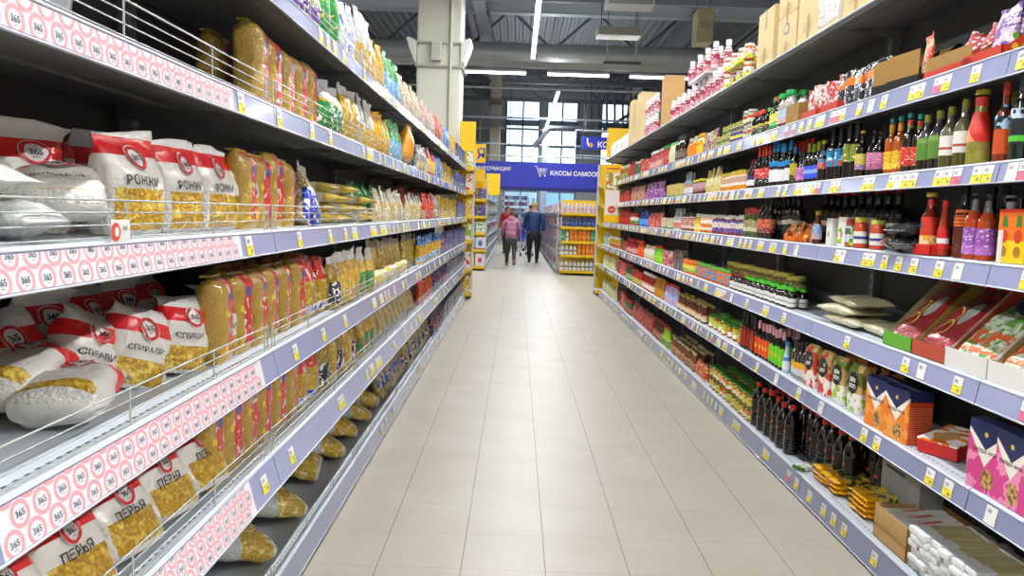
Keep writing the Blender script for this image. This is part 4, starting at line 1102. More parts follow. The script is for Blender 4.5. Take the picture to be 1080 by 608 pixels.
Rr('U', (654, 644), [bottle(.16, .032, '#c8a02a', lab2('#d8b83a', '#b8342a'), '#d8d2c0', 'jar', simple=True)], .08, 'yellow and red jar', 'jar')
Rr('U', (644, 637), [pack('wgb', .09, .19, .05, printed('#d8dcc8', '#7aa83a', '#5a9ad0', 22), 46)], .1, 'white green and blue packet', 'packet')
# ---- fifth shelf (V, z .564)
def carton_print(key, c_low, c_low2, c_side):
    def fn(g):
        fr = g.y.lt(.06)
        v = (g.x - .5).abs()
        navy = g.z.gt(v * .55 + .60)
        cream = g.z.gt(v * .9 + .36)
        low = g.mix(g.noise(22, 2).gt(.52), c_low, c_low2)
        bowl = ((g.z - .2) * (g.z - .2) * 2.4 + (g.x - .6) * (g.x - .6) * 2).lt(.055)
        low = g.mix(bowl, low, g.mix(g.noise(60, 2).gt(.5), '#c9a05a', '#7a5a34'))
        f = g.mix(cream, low, '#efe8dc'); f = g.mix(navy, f, '#1d2858')
        sd = g.mix(g.z.gt(.80), g.mix((g.z * 26).frac().gt(.7) * g.z.lt(.7), c_side, '#d98a70'), '#1d2858')
        return g.mix(fr, sd, f)
    return mat('carton_' + key, fn=fn, rough=.35)
def navy_extra(mb, f, w, h, d):
    mb.disc((0, h * .82), w * .06, lambda x, y: f(x, y), plain('#d8b85a'), 6)
    mb.text('ЛАПША WOK', w * .085, lambda x, y: f(x, y + h * .58), INK, .02)
co = carton(.15, .205, .10, carton_print('orange', '#e8801c', '#f2a04a', '#c9401c'), extra=navy_extra)
cp = carton(.15, .225, .09, carton_print('pink', '#d0428a', '#e88ab4', '#8c1f66'), extra=navy_extra)
rput(cp, 'V', 1049, .055, 'magenta noodle carton with navy top at near end of fifth shelf', 'box', rot=.12)
rput(cp, 'V', 1078, .055, 'second magenta carton partly outside beside the first', 'box')
rput(co, 'V', 947, .06, 'orange noodle carton with navy top nearer the lying carton', 'box', rot=.12)
rput(co, 'V', 926, .06, 'orange noodle carton with navy top beside black oval bags', 'box', rot=.10)
rput(co, 'V', 1000, .24, 'orange carton with navy top lying tilted at the back', 'box', tilt=(-.5, .3), zo=.02)
lying = carton(.15, .20, .055, mat('orange_lying_carton', fn=lambda g: g.mix(g.y.lt(.12), '#c9201c', g.mix(((g.x - .45) * (g.x - .45) + (g.z - .4) * (g.z - .4)).lt(.06), g.mix(g.noise(34, 1).gt(.5), '#e87a1c', '#f4f0ea'), g.mix(g.noise(60, 2), '#a87a44', '#dab47a'))), rough=.35))
X, y, z = at('R', 'V', 978, .06)
put(lying, (X, y, z + .03), (-1.45, 0, -PI / 2 + .5), 'red edged carton lying flat on the fifth shelf', 'box')
snack = pack('snk', .11, .2, .07, mat('orange_brown_snack_bag', fn=lambda g: g.mix(g.z.between(.2, .82), '#d8861c', g.mix(g.noise(34, 2).gt(.5), '#5a4a3c', '#c98a34')), rough=.2, coat=.6, bump=lambda g: (g.noise(24, 3, dist=1.3), .8, .008)), 50, name='noodle_bag')
rput(snack, 'V', 1021, .08, 'brown snack bag with orange ends beside magenta carton', 'bag', rot=.3)
def oval_bag(key, top, low, low2, seed):
    def fn(g):
        c = g.mix(g.z.lt(.42), g.mix(g.noise(18, 2).gt(.5), top, '#c8a86a'), g.mix(g.noise(26, 1).gt(.56), low, low2))
        return c
    b = Bag(.105, .215, .06, 'block', seed, amp=.003, n=4)
    mb = MB(); b.mesh(mb, mat('oval_bag_' + key, fn=fn, rough=.3, coat=.3))
    mb.disc((0, .135), .048, lambda x, y: b.front(x, y, .0015), plain('#1a1a1c', .35), 24, sx=.82)
    mb.text('SEN', .019, lambda x, y: b.front(x, y + .149, .003), LOGO_W, .03)
    mb.text('SOY', .019, lambda x, y: b.front(x, y + .122, .003), LOGO_W, .03)
    return template('noodle_bag', [(None, mb)])
og = oval_bag('green', '#6a7a2c', '#eceae2', '#9ac83a', 1); orr = oval_bag('red', '#c8402c', '#eae2da', '#d8382c', 2)
rput(og, 'V', 904, .05, 'green and white bag with black oval, nearer orange carton', 'bag', rot=.12)
rput(og, 'V', 887, .05, 'green and white bag with black oval beside the red ones', 'bag', rot=.12)
rput(orr, 'V', 872, .05, 'red and white bag with black oval beside the green ones', 'bag', rot=.12)
rput(orr, 'V', 857, .05, 'red and white bag with black oval, farther one', 'bag', rot=.12)
Rr('V', (915, 860), [snack], .12, 'dark snack bag behind the black ovals', 'bag', .16)
ybb = bottle(.20, .021, mat('dark_clear_oil', fn=lambda g: g.mix(g.z.gt(.5), '#8a8a86', '#3a3028'), rough=.08, coat=.9), bands('#e0a81c', '#c8ccd0', (0, .5)), '#2a2420', 'straight', (.12, .46), caph=.28)
Rr('V', (852, 834), ybb, .05, 'dark topped bottle with yellow band', 'bottle', .04)
rput(bottle(.17, .022, mat('pale_blue_plastic', '#b8cce0', .3), bands('#dfe6ee', '#4a8ac8', (.7, 1)), '#3a8ad0', 'cone', (.1, .5)), 'V', 829, .04, 'pale blue and white bottle beside pink capped ones', 'bottle')
pkc = [bottle(.215, .026, DARK, mat('lime_label' + str(i), fn=(lambda g: g.mix(((g.z - .5) * (g.z - .5) * 3 + (g.x - .5) * (g.x - .5)).lt(.06), '#6ac81c', '#e8a82c')) if i else (lambda g: g.mix(((g.z - .5) * (g.z - .5) * 3 + (g.x - .5) * (g.x - .5)).lt(.06), '#d84a1c', '#f0c82c')), rough=.35), '#d8a0a8', 'tall', (.08, .56), caph=.22) for i in (0, 1)]
Rr('V', (827, 811), pkc[1:], .056, 'soy bottle with lime label and pink cap', 'bottle', .04, rows=2)
Rr('V', (811, 798), pkc[:1], .056, 'soy bottle with orange label and pink cap', 'bottle', .04)
bkc = bottle(.235, .022, DARK, mat('orange_stripe_label', fn=lambda g: g.mix(g.x.lt(.6), '#7a1c14', '#e8541c'), rough=.35), '#1c1416', 'tall', (.08, .62), caph=.25)
Rr('V', (797, 781), bkc, .05, 'slim black bottle with orange stripe', 'bottle', .04, rows=2, rdep=.055)
gj = jar(.105, .036, '#a8461c', mat('sauce_jar_label', fn=lambda g: g.mix(g.noise(26, 1).gt(.54), '#b8c83a', g.mix(g.z.gt(.5), '#f0e8d8', '#d84a1c')), rough=.4), '#3a8a2c', (.14, .78))
Rr('V', (780, 745), gj, .12, 'vegetable sauce jar with green lid', 'jar', .06)
Rr('V', (775, 745), gj, .10, 'vegetable sauce jar in second row', 'jar', .15)
bsc = bottle(.15, .022, '#5a2c14', lab2('#b85a2c', '#d8c8a0'), '#a8904a', 'cone', simple=True)
Rr('V', (744, 716), bsc, .052, 'small brown sauce bottle with gold cap', 'bottle', .045, rows=2, rdep=.055)
pb = bottle(.19, .026, mat('lilac_plastic', '#b8a8d0', .3), lab2('#7ab0e0', '#c8a0d0'), '#c8283a', 'cone', simple=True)
Rr('V', (715, 702), pb, .07, 'lilac and blue bottle', 'bottle')
Rr('V', (701, 691), [bottle(.2, .03, '#b8781c', '#c88a2c', '#a88a2a', 'sauce', simple=True)], .075, 'golden oil bottle', 'bottle')
Rr('V', (690, 679), [bottle(.2, .028, '#a82a24', lab2('#c83a3a', '#e8d8d0'), '#e0dcd4', 'cone', simple=True)], .075, 'red bottle with pale cap', 'bottle')
Rr('V', (678, 668), [bottle(.17, .03, '#c83a1c', lab2('#e0a03a', '#a8b83a'), '#c83a2c', 'jar', simple=True)], .08, 'orange and green jar', 'jar')
Rr('V', (667, 661), [bottle(.2, .03, '#3a5a2c', lab2('#4a6a3a', '#8aa86a'), '#a82a24', 'cone', simple=True)], .08, 'dark green sauce bottle', 'bottle')
Rr('V', (660, 650), [carton(.15, .19, .08, printed('#d8281c', '#c81c18', '#f0e0d8', 14), flaps=False)], .2, 'bright red carton', 'box', .08)
Rr('V', (649, 637), [pack('wy', .09, .18, .05, printed('#dcd8a8', '#e0c82c', '#f2f0e4', 24), 52)], .1, 'white and yellow packet', 'packet')

# ---- bottom shelf (W, z .126)
def swirl_pack():
    mb = MB(); m_ = mat('white_noodle_paper', fn=lambda g: g.mix(g.noise(30, 2), '#dedad0', '#f2f0ea'), rough=.35, coat=.2)
    mb.cbox(-.028, .028, -.13, .13, 0, .028, m_, .008)
    o = plain('#d8542c', .4)
    mb.ring((0, -.03), .014, .0175, lambda x, y: (x, y, .0286), o, 20)
    mb.ring((.004, .0), .011, .0140, lambda x, y: (x, y, .0286), o, 20)
    mb.quad((-.025, .05, .0286), (-.005, .05, .0286), (.02, -.06, .0286), (.015, -.06, .0286), o)
    mb.box(-.026, .026, -.134, -.128, .004, .024, m_)
    return template('noodle_packet', [(None, mb)])
def white_pack():
    mb = MB(); w_ = mat('white_paper_end', '#eef0f2', .3, coat=.2); y_ = mat('noodles_in_film', fn=lambda g: g.mix(g.noise(60, 2, vec=g.scaled(6, .4, 6)), '#b8a86a', '#e4dab4'), rough=.2, coat=.5)
    mb.cbox(-.03, .03, -.13, -.055, 0, .026, w_, .008)
    mb.cbox(-.029, .029, -.06, .09, .0006, .025, y_, .008)
    mb.cbox(-.03, .03, .085, .13, 0, .026, w_, .008)
    mb.quad((-.006, .105, .0264), (.01, .105, .0264), (.006, .094, .0264), (-.004, .094, .0264), TAGY)
    return template('noodle_packet', [(None, mb)])
swp, whp = swirl_pack(), white_pack()
kraft = MB()
kraft.box(-.13, .13, -.14, .14, 0, .003, CARD)
for a in ((-.13, -.127, -.14, .14), (.127, .13, -.14, .14), (-.13, .13, -.14, -.137), (-.13, .13, .137, .14)):
    kraft.box(a[0], a[1], a[2], a[3], 0, .135, CARD)
kraft.box(-.129, .129, -.1415, -.1405, .055, .062, plain('#a8803f', .6))
kraft = template('cardboard_box', [(None, kraft)])
X, y, z = at('R', 'W', 938, .165)
put(kraft, (X, y, z), (0, 0, -PI / 2), 'open cardboard box of swirl printed noodle packets on bottom shelf', 'box')
for i in range(16):
    put(swp, (X, y + .094 - .0625 * (i % 4), z + .004 + .0295 * (i // 4)), (0, 0, -PI / 2), 'white noodle packet with red swirl, %s in the cardboard box' % (ORD[i % 4] + ' of ' + ('lowest', 'second', 'third', 'top')[i // 4] + ' layer'), 'packet', 'swirl printed noodle packets')
k = 0
for lay_ in range(6):
    for c_ in range(6):
        yy = y - .175 - .066 * c_
        put(whp, (X - .0 + random.uniform(-.012, .012) - .01, yy + random.uniform(-.006, .006), z + .002 + .0265 * lay_), (0, 0, -PI / 2 + random.uniform(-.07, .07)), 'white ended noodle packet, layer %s, %s beside the cardboard box' % (ORD[lay_], ORD[c_]), 'packet', 'white noodle packets stacked')
ysp = pack('ys', .085, .27, .028, mat('yellow_noodle_pack', fn=lambda g: g.mix(g.z.between(.22, .6), g.mix(g.noise(16, 2), '#f0a814', '#f8c62a'), g.mix(g.noise(24, 1).gt(.52), '#e8c84a', '#5a6a3a')), rough=.2, coat=.6, bump=lambda g: (g.noise(24, 3, dist=1.6), .8, .007)), 60, kind='lying', name='noodle_packet', amp=.005)
for i in range(8):
    X, y, z = at('R', 'W', 902 - (i % 2) * 9, .19)
    put(ysp, (X - .14, y, z + .018 + .024 * (i // 2)), (-PI / 2, 0, -PI / 2 + random.uniform(-.08, .08)), 'yellow noodle packet, %s in pile beside the cardboard box' % ORD[i], 'packet', 'yellow noodle packets near the box')
for i in range(9):
    X, y, z = at('R', 'W', 874 - (i % 3) * 9, .18)
    put(ysp, (X - .14, y, z + .018 + .022 * (i // 3)), (-PI / 2, 0, -PI / 2 + random.uniform(-.15, .25)), 'yellow noodle packet, %s in farther loose pile' % ORD[i], 'packet', 'yellow noodle packets in the loose pile')
nvp = pack('nv', .08, .12, .025, plain('#232a5a', .3), 61, kind='lying', name='noodle_packet')
for i, px in enumerate([893, 878]):
    X, y, z = at('R', 'W', px, .25); put(nvp, (X - .03, y, z + .10 - .03 * i), (-PI / 2, 0, -PI / 2 + .2), 'navy packet lying behind the yellow piles, %s from near' % ORD[i], 'packet', 'navy packets')
stick = MB(); stick.cbox(-.035, .035, -.125, .125, 0, .022, mat('white_green_noodle_pack', fn=lambda g: g.mix(g.noise(30, 1).gt(.62), '#e6e4d8', '#7a8a5a'), rough=.3, coat=.3), .008)
stick.cbox(-.034, .034, -.138, -.115, .002, .02, plain('#3a7a2c', .3), .004)
stick = template('noodle_packet', [(None, stick)])
X, y, z = at('R', 'W', 842, .10)
put(stick, (X + .02, y, z + .0015), (0, 0, -PI / 2 + .5), 'white noodle packet with green end lying before dark bottles', 'packet')
pet = bottle(.265, .042, DARK, mat('dark_pet_label', fn=lambda g: g.mix(((g.z - .45) * (g.z - .45) * 2 + (g.x - .5) * (g.x - .5)).lt(.03), '#17120f', '#c8503a'), rough=.25), '#d8281c', 'pet', (.36, .58), caph=.09, capr=.019, n=20)
for r_, (a, b, n_) in enumerate([(830, 790, 4), (872, 790, 6), (897, 796, 6)]):
    Rr('W', (a, b), pet, (.105, .10, .10)[r_], ('large dark soy bottle with red cap', 'large dark soy bottle standing behind', 'large dark soy bottle at back')[r_], 'bottle', (.06, .15, .235)[r_], 'large dark soy bottles')
gj2 = jar(.085, .042, '#a8461c', mat('sauce_jar_label2', fn=lambda g: g.mix(g.noise(24, 1).gt(.54), '#c8c84a', g.mix(g.z.gt(.5), '#f0e8d8', '#d8541c')), rough=.4), '#3a8a34', (.14, .74))
Rr('W', (790, 770), gj2, .09, 'vegetable jar with green lid', 'jar', .06, tiers=2, th=.087)
Rr('W', (768, 747), gj2, .09, 'pickle jar with green lid', 'jar', .06, tiers=2, th=.087)
Rr('W', (792, 750), gj2, .10, 'green lidded jar behind', 'jar', .16, tiers=2, th=.087)
orbag = pack('ob', .10, .13, .06, printed('#d8601c', '#b8401c', '#f0e0c8', 24), 63)
Rr('W', (746, 735), orbag, .10, 'orange sauce packet', 'packet')
bsm = bottle(.16, .026, '#7a4a24', lab2('#c8a06a', '#a86a3a'), '#d8c89a', 'cone', simple=True)
Rr('W', (734, 708), bsm, .062, 'small amber bottle with cream cap', 'bottle', .05, rows=3, rdep=.065)
Rr('W', (707, 700), [bottle(.21, .03, '#9ac82a', lab2('#c8d83a', '#5a9a2c'), '#c83a24', 'cone', simple=True)], .08, 'lime green bottle', 'bottle')
Rr('W', (700, 690), [bottle(.21, .03, '#5a2414', lab2('#7a3424', '#b8785a'), '#a82a1c', 'cone', simple=True)], .08, 'dark red bottle', 'bottle')
rs = [pack('rsx', .09, .21, .05, printed('#b8342c', '#a82420', '#e0b0a0', 26), 64 + i) for i in range(2)]
Rr('W', (689, 668), rs, .105, 'red sauce pouch', 'packet')
Rr('W', (667, 659), [bottle(.19, .032, '#3a5a2c', lab2('#4a7a3a', '#c8382a'), '#b82a24', 'jar', simple=True)], .09, 'green and red jar', 'jar')
Rr('W', (658, 651), [carton(.15, .20, .08, printed('#d8381c', '#c82818', '#f0e8e0', 14), flaps=False)], .2, 'bright red carton', 'box', .08)
Rr('W', (650, 636), [pack('wy2', .09, .2, .05, printed('#dcdcc8', '#e0cc3c', '#a8b08a', 24), 66)], .1, 'white and yellow packet', 'packet')
# sheet and light carton at the back of the bottom shelf
sheet = MB(); sheet.cbox(-.16, .16, -.05, .05, 0, .24, mat('grey_carton', '#8d8f8c', .55), .003)
for i in range(9): sheet.box(-.12, .08 + .004 * (i % 3), -.0512, -.0506, .06 + .016 * i, .0625 + .016 * i, INKG)
sheet.box(-.12, .04, -.0514, -.0506, .208, .222, INK)
sheet = template('cardboard_box', [(None, sheet)])
X, y, z = at('R', 'W', 915, .24)
put(sheet, (X, y + .08, z), (0, 0, -PI / 2), 'grey printed carton at the back of bottom sauce shelf', 'box')

# ---- roof of the sauce shelving (P, z 2.347)
def big_box(w, h, d, logo=None):
    def ex(mb, f, w, h, d):
        mb.quad(f(-w * .06, 0, .0005), f(w * .06, 0, .0005), f(w * .06, h * .34, .0005), f(-w * .06, h * .34, .0005), plain('#b08a4a', .3))
        mb.quad(f(-w * .06, h * .66, .0005), f(w * .06, h * .66, .0005), f(w * .06, h, .0005), f(-w * .06, h, .0005), plain('#b08a4a', .3))
        s = lambda x, z: (x, -d / 2 - .0011, z)
        if logo == 'oval':
            mb.disc((0, h * .66), .032, s, plain('#5a6a98'), 20, sx=1.5); mb.disc((0, h * .66), .024, lambda x, z: (x, -d / 2 - .0018, z), CARDP, 20, sx=1.6)
            mb.ring((0, h * .66), .024, .027, lambda x, z: (x, -d / 2 - .0024, z), plain('#5a6a98'), 20, sx=1.5)
        for i in range(4): mb.add([s(-.07, h * .25 - .014 * i), s(.07, h * .25 - .014 * i), s(.07, h * .25 - .003 - .014 * i), s(-.07, h * .25 - .003 - .014 * i)], [(0, 1, 2, 3)], plain('#a08a5a'))
    return carton(w, h, d, CARDP, 'cardboard_box', ex, False, .004)
def pxy(px, back): return at('R', 'P', px, back)
# near side faces of these cartons point at the camera, so their local -x side carries the print
B1, B2, B3 = big_box(.30, .34, .30), big_box(.30, .22, .28, 'oval'), big_box(.30, .42, .3)
for i, (t, px, bk, zo, lab) in enumerate([
    (B1, 807, .17, 0, 'pale cardboard box farthest in the row of big boxes'),
    (B2, 828, .17, 0, 'pale box with oval emblem under another box'), (B2, 828, .17, .222, 'pale box stacked upon the oval emblem box'),
    (B3, 851, .18, 0, 'tall pale box beside the oval emblem boxes'), (B3, 902, .18, 0, 'tall pale box nearmost upon the sauce shelving'), (B3, 938, .18, 0, 'tall pale box partly above the frame')]):
    X, y, z = pxy(px, bk); put(t, (X, y, z + zo), (0, 0, -PI / 2), lab, 'box')
wrapb = MB(); wrapb.cbox(-.13, .13, -.14, .14, 0, .38, CARDP, .004)
wrapb.cbox(-.132, .132, -.142, .142, .02, .35, mat('stretch_wrap', '#d6d4cc', .15, coat=.8, bump=lambda g: (g.noise(20, 3, dist=2), .8, .01)), .01)
wrapb.quad((-.05, -.1435, .20), (.06, -.1435, .20), (.06, -.1435, .30), (-.05, -.1435, .30), WHITE)
X, y, z = pxy(875, .16); put(template('cardboard_box', [(None, wrapb)]), (X, y, z), (0, 0, -PI / 2), 'box in clear stretch wrap with white address sheet', 'box')
# shrink wrapped goods
wrapj = jar(.11, .036, '#b84a3a', bands('#c8d84a', '#e8e0d8', (.4, .75), c3='#c84a5a'), '#d8d8d4', (.1, .85), simple=True)
for i in range(16):
    X, y, z = pxy(789 - (i % 4) * 7, .05 + .08 * ((i // 4) % 2))
    put(wrapj, (X, y, z + .12 * (i // 8)), (0, 0, -PI / 2), 'pink and green jar in the shrink wrapped pack, %s one' % ORD[i], 'jar', 'jars in the shrink wrapped pack')
wt = MB(); wt.cbox(-.17, .17, -.1, .1, 0, .012, plain('#e6e02a', .3), .003); wt = template('carton_pad', [(None, wt)])
X, y, z = pxy(778, .09); put(wt, (X, y, z + .1085), (0, 0, -PI / 2), 'yellow sheet between tiers of wrapped jars', 'sheet')
rwb_ = bottle(.21, .034, mat('frosted_bottle', '#d9cfd0', .15, coat=.7), lab2('#9a3044', '#c87a88', '#f0e8ea', 28), '#e9e7e9', 'squat', (.15, .66), simple=True, name='plastic_bottle', capr=.022, caph=.2)
for i in range(22):
    X, y, z = pxy(764 - (i % 11) * 5.4, .05)
    put(rwb_, (X, y, z), (0, 0, 0), 'frosted red and white bottle in the lower wrapped row, %s from camera' % ORD[i], 'bottle', 'wrapped bottles in the lower row') if i < 11 else put(rwb_, (X + .08, y, z), (0, 0, 0), 'frosted red and white bottle in the lower row behind, %s from camera' % ORD[i - 11], 'bottle', 'wrapped bottles in the lower row behind')
for i in range(8):
    X, y, z = pxy(752 - (i % 4) * 8, .05 + .08 * (i // 4))
    put(rwb_, (X, y, z + .235), (0, 0, 0), 'frosted red and white bottle in the raised %s row, %s from camera' % (('front', 'rear')[i // 4], ORD[i % 4]), 'bottle', 'wrapped bottles in the raised pack')
pad = MB(); pad.cbox(-.24, .24, -.1, .1, 0, .02, mat('clear_wrap_sheet', '#d8d4ce', .15, coat=.7), .004)
X, y, z = pxy(740, .09); put(template('carton_pad', [(None, pad)]), (X, y, z + .212), (0, 0, -PI / 2), 'wrapped white pad under the raised bottles', 'sheet')
cb = carton(.2, .26, .2, CARD, 'cardboard_box'); cb2 = carton(.3, .3, .22, CARDP, 'cardboard_box')
for i, (px, zo, lb) in enumerate([(699, 0, 'brown box under another beside wrapped bottles'), (699, .262, 'brown box on top beside wrapped bottles')]):
    X, y, z = pxy(px, .12); put(cb, (X, y, z + zo), (0, 0, -PI / 2), lb, 'box')
flapm = MB(); flapm.box(-.1, .1, 0, .004, 0, .1, CARD)
for i in range(8):
    X, y, z = pxy(692 - (i % 4) * 3.2, .05); put(rwb_, (X, y, z + .22 * (i // 4)), (0, 0, 0), 'frosted bottle in the %s tier beside brown boxes, %s from camera' % (('lower', 'upper')[i // 4], ORD[i % 4]), 'bottle', 'wrapped bottles in the tall pack')
for i, (px, zo) in enumerate([(673, 0), (673, .302), (665, 0), (665, .302)]):
    X, y, z = pxy(px, .13); put(cb2, (X, y, z + zo), (0, 0, -PI / 2), 'pale brown box near far end, %s, %s stack' % (('lower', 'upper')[i % 2], ('nearer', 'farther')[i // 2]), 'box', 'pale brown boxes near the far end')
jug = bottle(.24, .055, plain('#ece9e4', .3), None, '#f0ede8', 'jug', simple=True, name='plastic_jug')
for i in range(6):
    X, y, z = pxy(660 - i * 3, .07); put(jug, (X, y, z), (0, 0, 0), 'white plastic jug at far end of sauce shelving roof, %s from camera' % ORD[i], 'jug', 'white plastic jugs')
# ------------------------------------------------------------------ the hall
def wp(px, py, Y):
    """X and Z of the point at distance Y seen at a pixel"""
    d = fw + rt * ((px - CX) / F_PX) + up * ((CY - py) / F_PX)
    t = Y / d.y
    return d.x * t, CAM_Z + d.z * t
HX0, HX1, HY0, HY1, HZ = -20, 20, -5, 38, 8.2
def floor_fn(g):
    sp = g.nt.nodes.new('ShaderNodeSeparateXYZ'); g.nt.links.new(g.obj, sp.inputs[0])
    x, y = S(g.nt, sp.outputs[0]), S(g.nt, sp.outputs[1])
    tx = ((x + .123 + 33) / .33).frac(); ty = ((y + 33 + .08) / .33).frac()
    gx = (tx - .5).abs().gt(.4935); gy = (ty - .5).abs().gt(.4955)
    tile = g.mix((g.noise(3, 3) - .3) * 1.6, '#aea795', '#beb8a9')
    tile = g.mix((g.noise(60, 3) - .45) * 2, tile, '#b4ad9c')
    c = g.mix(gy * .55, tile, '#7e7868')
    return g.mix(gx * .9, c, '#6f6758')
def floor_bump(g):
    sp = g.nt.nodes.new('ShaderNodeSeparateXYZ'); g.nt.links.new(g.obj, sp.inputs[0])
    x, y = S(g.nt, sp.outputs[0]), S(g.nt, sp.outputs[1])
    tx = ((x + .123 + 33) / .33).frac(); ty = ((y + 33 + .08) / .33).frac()
    h = ((tx - .5).abs().lt(.492)) * ((ty - .5).abs().lt(.494))
    return h + g.noise(2.2, 1) * .35, .25, .002
m_floor = mat('floor_tiles', fn=floor_fn, bump=floor_bump, rough=.40, spec=.5)
mb = MB(); mb.box(HX0, HX1, HY0, HY1, -.1, 0, m_floor); struct('floor', mb)
wallm = mat('hall_wall_grey', '#8c9498', .7); wallw = mat('hall_wall_pale', '#b9bbb6', .7)
for n, a in (('wall_left', (HX0 - .2, HX0, HY0, HY1)), ('wall_right', (HX1, HX1 + .2, HY0, HY1)), ('wall_rear', (HX0, HX1, HY0 - .2, HY0))):
    mb = MB(); mb.box(*a, 0, HZ, wallw); struct(n, mb)
# end wall with its windows
cols = [(533, 568), (576, 608), (633, 674)]
xs = [(wp(a, 160, HY1)[0], wp(b, 160, HY1)[0]) for a, b in cols]
zt, zb = wp(570, 106, HY1)[1], 1.4
mb = MB(); px_ = HX0
for a, b in xs: mb.box(px_, a, HY1, HY1 + .2, 0, HZ, wallm); px_ = b
mb.box(px_, HX1, HY1, HY1 + .2, 0, HZ, wallm)
for a, b in xs: mb.box(a, b, HY1, HY1 + .2, 0, zb, wallm); mb.box(a, b, HY1, HY1 + .2, zt, HZ, wallm)
struct('wall_front', mb)
frm = plain('#5d7488', .4)
for i, (a, b) in enumerate(xs):
    mb = MB()
    nx = 2 if i < 2 else 3
    for k in range(nx + 1):
        x = a + (b - a) * k / nx; mb.box(x - .04, x + .04, HY1 - .05, HY1 + .12, zb, zt, frm)
    for k in range(6):
        z = zb + (zt - zb) * k / 5; h = .05 if k != 4 else .14
        mb.box(a, b, HY1 - .05, HY1 + .12, z - h, z + h, frm)
    w = struct('window_%d' % (i + 1), mb)
    mb = MB(); mb.box(a, b, HY1 + .15, HY1 + .16, zb, zt, mat('window_glass', '#dfeaf2', .02, trans=1, spec=.3)); p = mb.build('pane', w)
# corrugated ceiling
deck = mat('ceiling_deck', '#878d92', .6)
mb = MB(); vs = []; n = 0; x = HX0
prof = [(0, 0), (.10, 0), (.14, .07), (.24, .07), (.28, 0)]
pts = []
while x < HX1:
    pts += [(x + a, HZ - h) for a, h in prof[:4]]; x += .28
pts.append((HX1, HZ))
vs = [(x, HY0, z) for x, z in pts] + [(x, HY1 + .2, z) for x, z in pts]; n = len(pts)
mb.add(vs, [(i, i + 1, n + i + 1, n + i) for i in range(n - 1)], deck)
mb.box(HX0, HX1, HY0, HY1 + .2, HZ + .02, HZ + .1, deck)
struct('ceiling', mb)
# roof steel
dark = plain('#62676c', .5, metal=.2); mid = plain('#8b9094', .45, metal=.2); galv = plain('#b9c2c8', .4, metal=.2)
def truss(Y, z0, z1, i, m_=dark):
    mb = MB()
    mb.box(HX0, HX1, Y - .09, Y + .09, z0 - .09, z0 + .09, m_); mb.box(HX0, HX1, Y - .09, Y + .09, z1 - .09, z1 + .09, m_)
    x = HX0; k = 0
    while x < HX1:
        mb.tube([(x, Y, z0 if k % 2 else z1), (x + 1.4, Y, z1 if k % 2 else z0)], .055, m_, 4, False); x += 1.4; k += 1
    t = mb.build('roof_truss'); tag(t, 'dark steel roof truss, %s away from the camera' % ORD[i], 'truss', 'roof trusses', 'structure')
for i, Y in enumerate([13.5, 19.5, 25.5, 31.5, 36.5]): truss(Y, 6.75, 8.0, i)
for X, z, w, nm in ((-1.15, 6.75, .16, 'beam_1'), (5.0, 6.9, .16, 'beam_2'), (-7, 6.9, .16, 'beam_3')):
    mb = MB(); mb.box(X - w, X + w, 6, HY1, z - .02, z, mid); mb.box(X - w, X + w, 6, HY1, z + .38, z + .40, mid); mb.box(X - .015, X + .015, 6, HY1, z, z + .38, mid)
    struct(nm, mb)
for i, (Y, z, h, m_) in enumerate([(22.6, 7.15, .34, galv), (15.8, 6.6, .5, mid), (11.5, 5.6, .35, dark)]):
    mb = MB(); mb.box(HX0, HX1, Y - .1, Y + .1, z, z + h, m_); mb.box(HX0, HX1, Y - .16, Y + .16, z - .02, z, m_); struct('beam_%d' % (i + 4), mb)
ductm = mat('duct_sheet', '#a5a9a8', .42, metal=.35)
mb = MB(); mb.tube([(HX0, 23.2, 6.15), (HX1, 23.2, 6.15)], .30, ductm, 24)
x = HX0 + 1
while x < HX1: mb.tube([(x, 23.2, 6.15), (x + .06, 23.2, 6.15)], .32, ductm, 24); x += 1.3
duct = mb.build('air_duct'); tag(duct, 'pale round ventilation duct crossing the hall under the roof', 'duct')
for i, (Y, z, r_) in enumerate([(21.5, 4.86, .035), (26, 4.6, .04), (28, 3.9, .03), (29, 3.55, .03), (33, 5.0, .05)]):
    mb = MB(); mb.tube([(HX0, Y, z), (HX1, Y, z)], r_, galv, 8)
    tag(mb.build('ceiling_pipe'), 'thin pale pipe crossing under the roof, %s away from the camera' % ORD[i], 'pipe', 'thin pipes under the roof')
# windowed end wall steel frame in the upper corner
mb = MB(); a, z1_ = wp(668, 118, 34); b, z0_ = wp(630, 142, 34)
mb.tube([(a, 34, z1_), (b, 34, z0_)], .10, plain('#5a6c80', .5), 4, False)
for k in range(6):
    x = b - .4 + k * .35; mb.tube([(x, 34, 7.3), (x + .12, 34, 5.2)], .05, plain('#5a6c80', .5), 4, False)
tag(mb.build('brace_frame'), 'blue grey diagonal steel brace before the end window', 'brace', kind='structure')

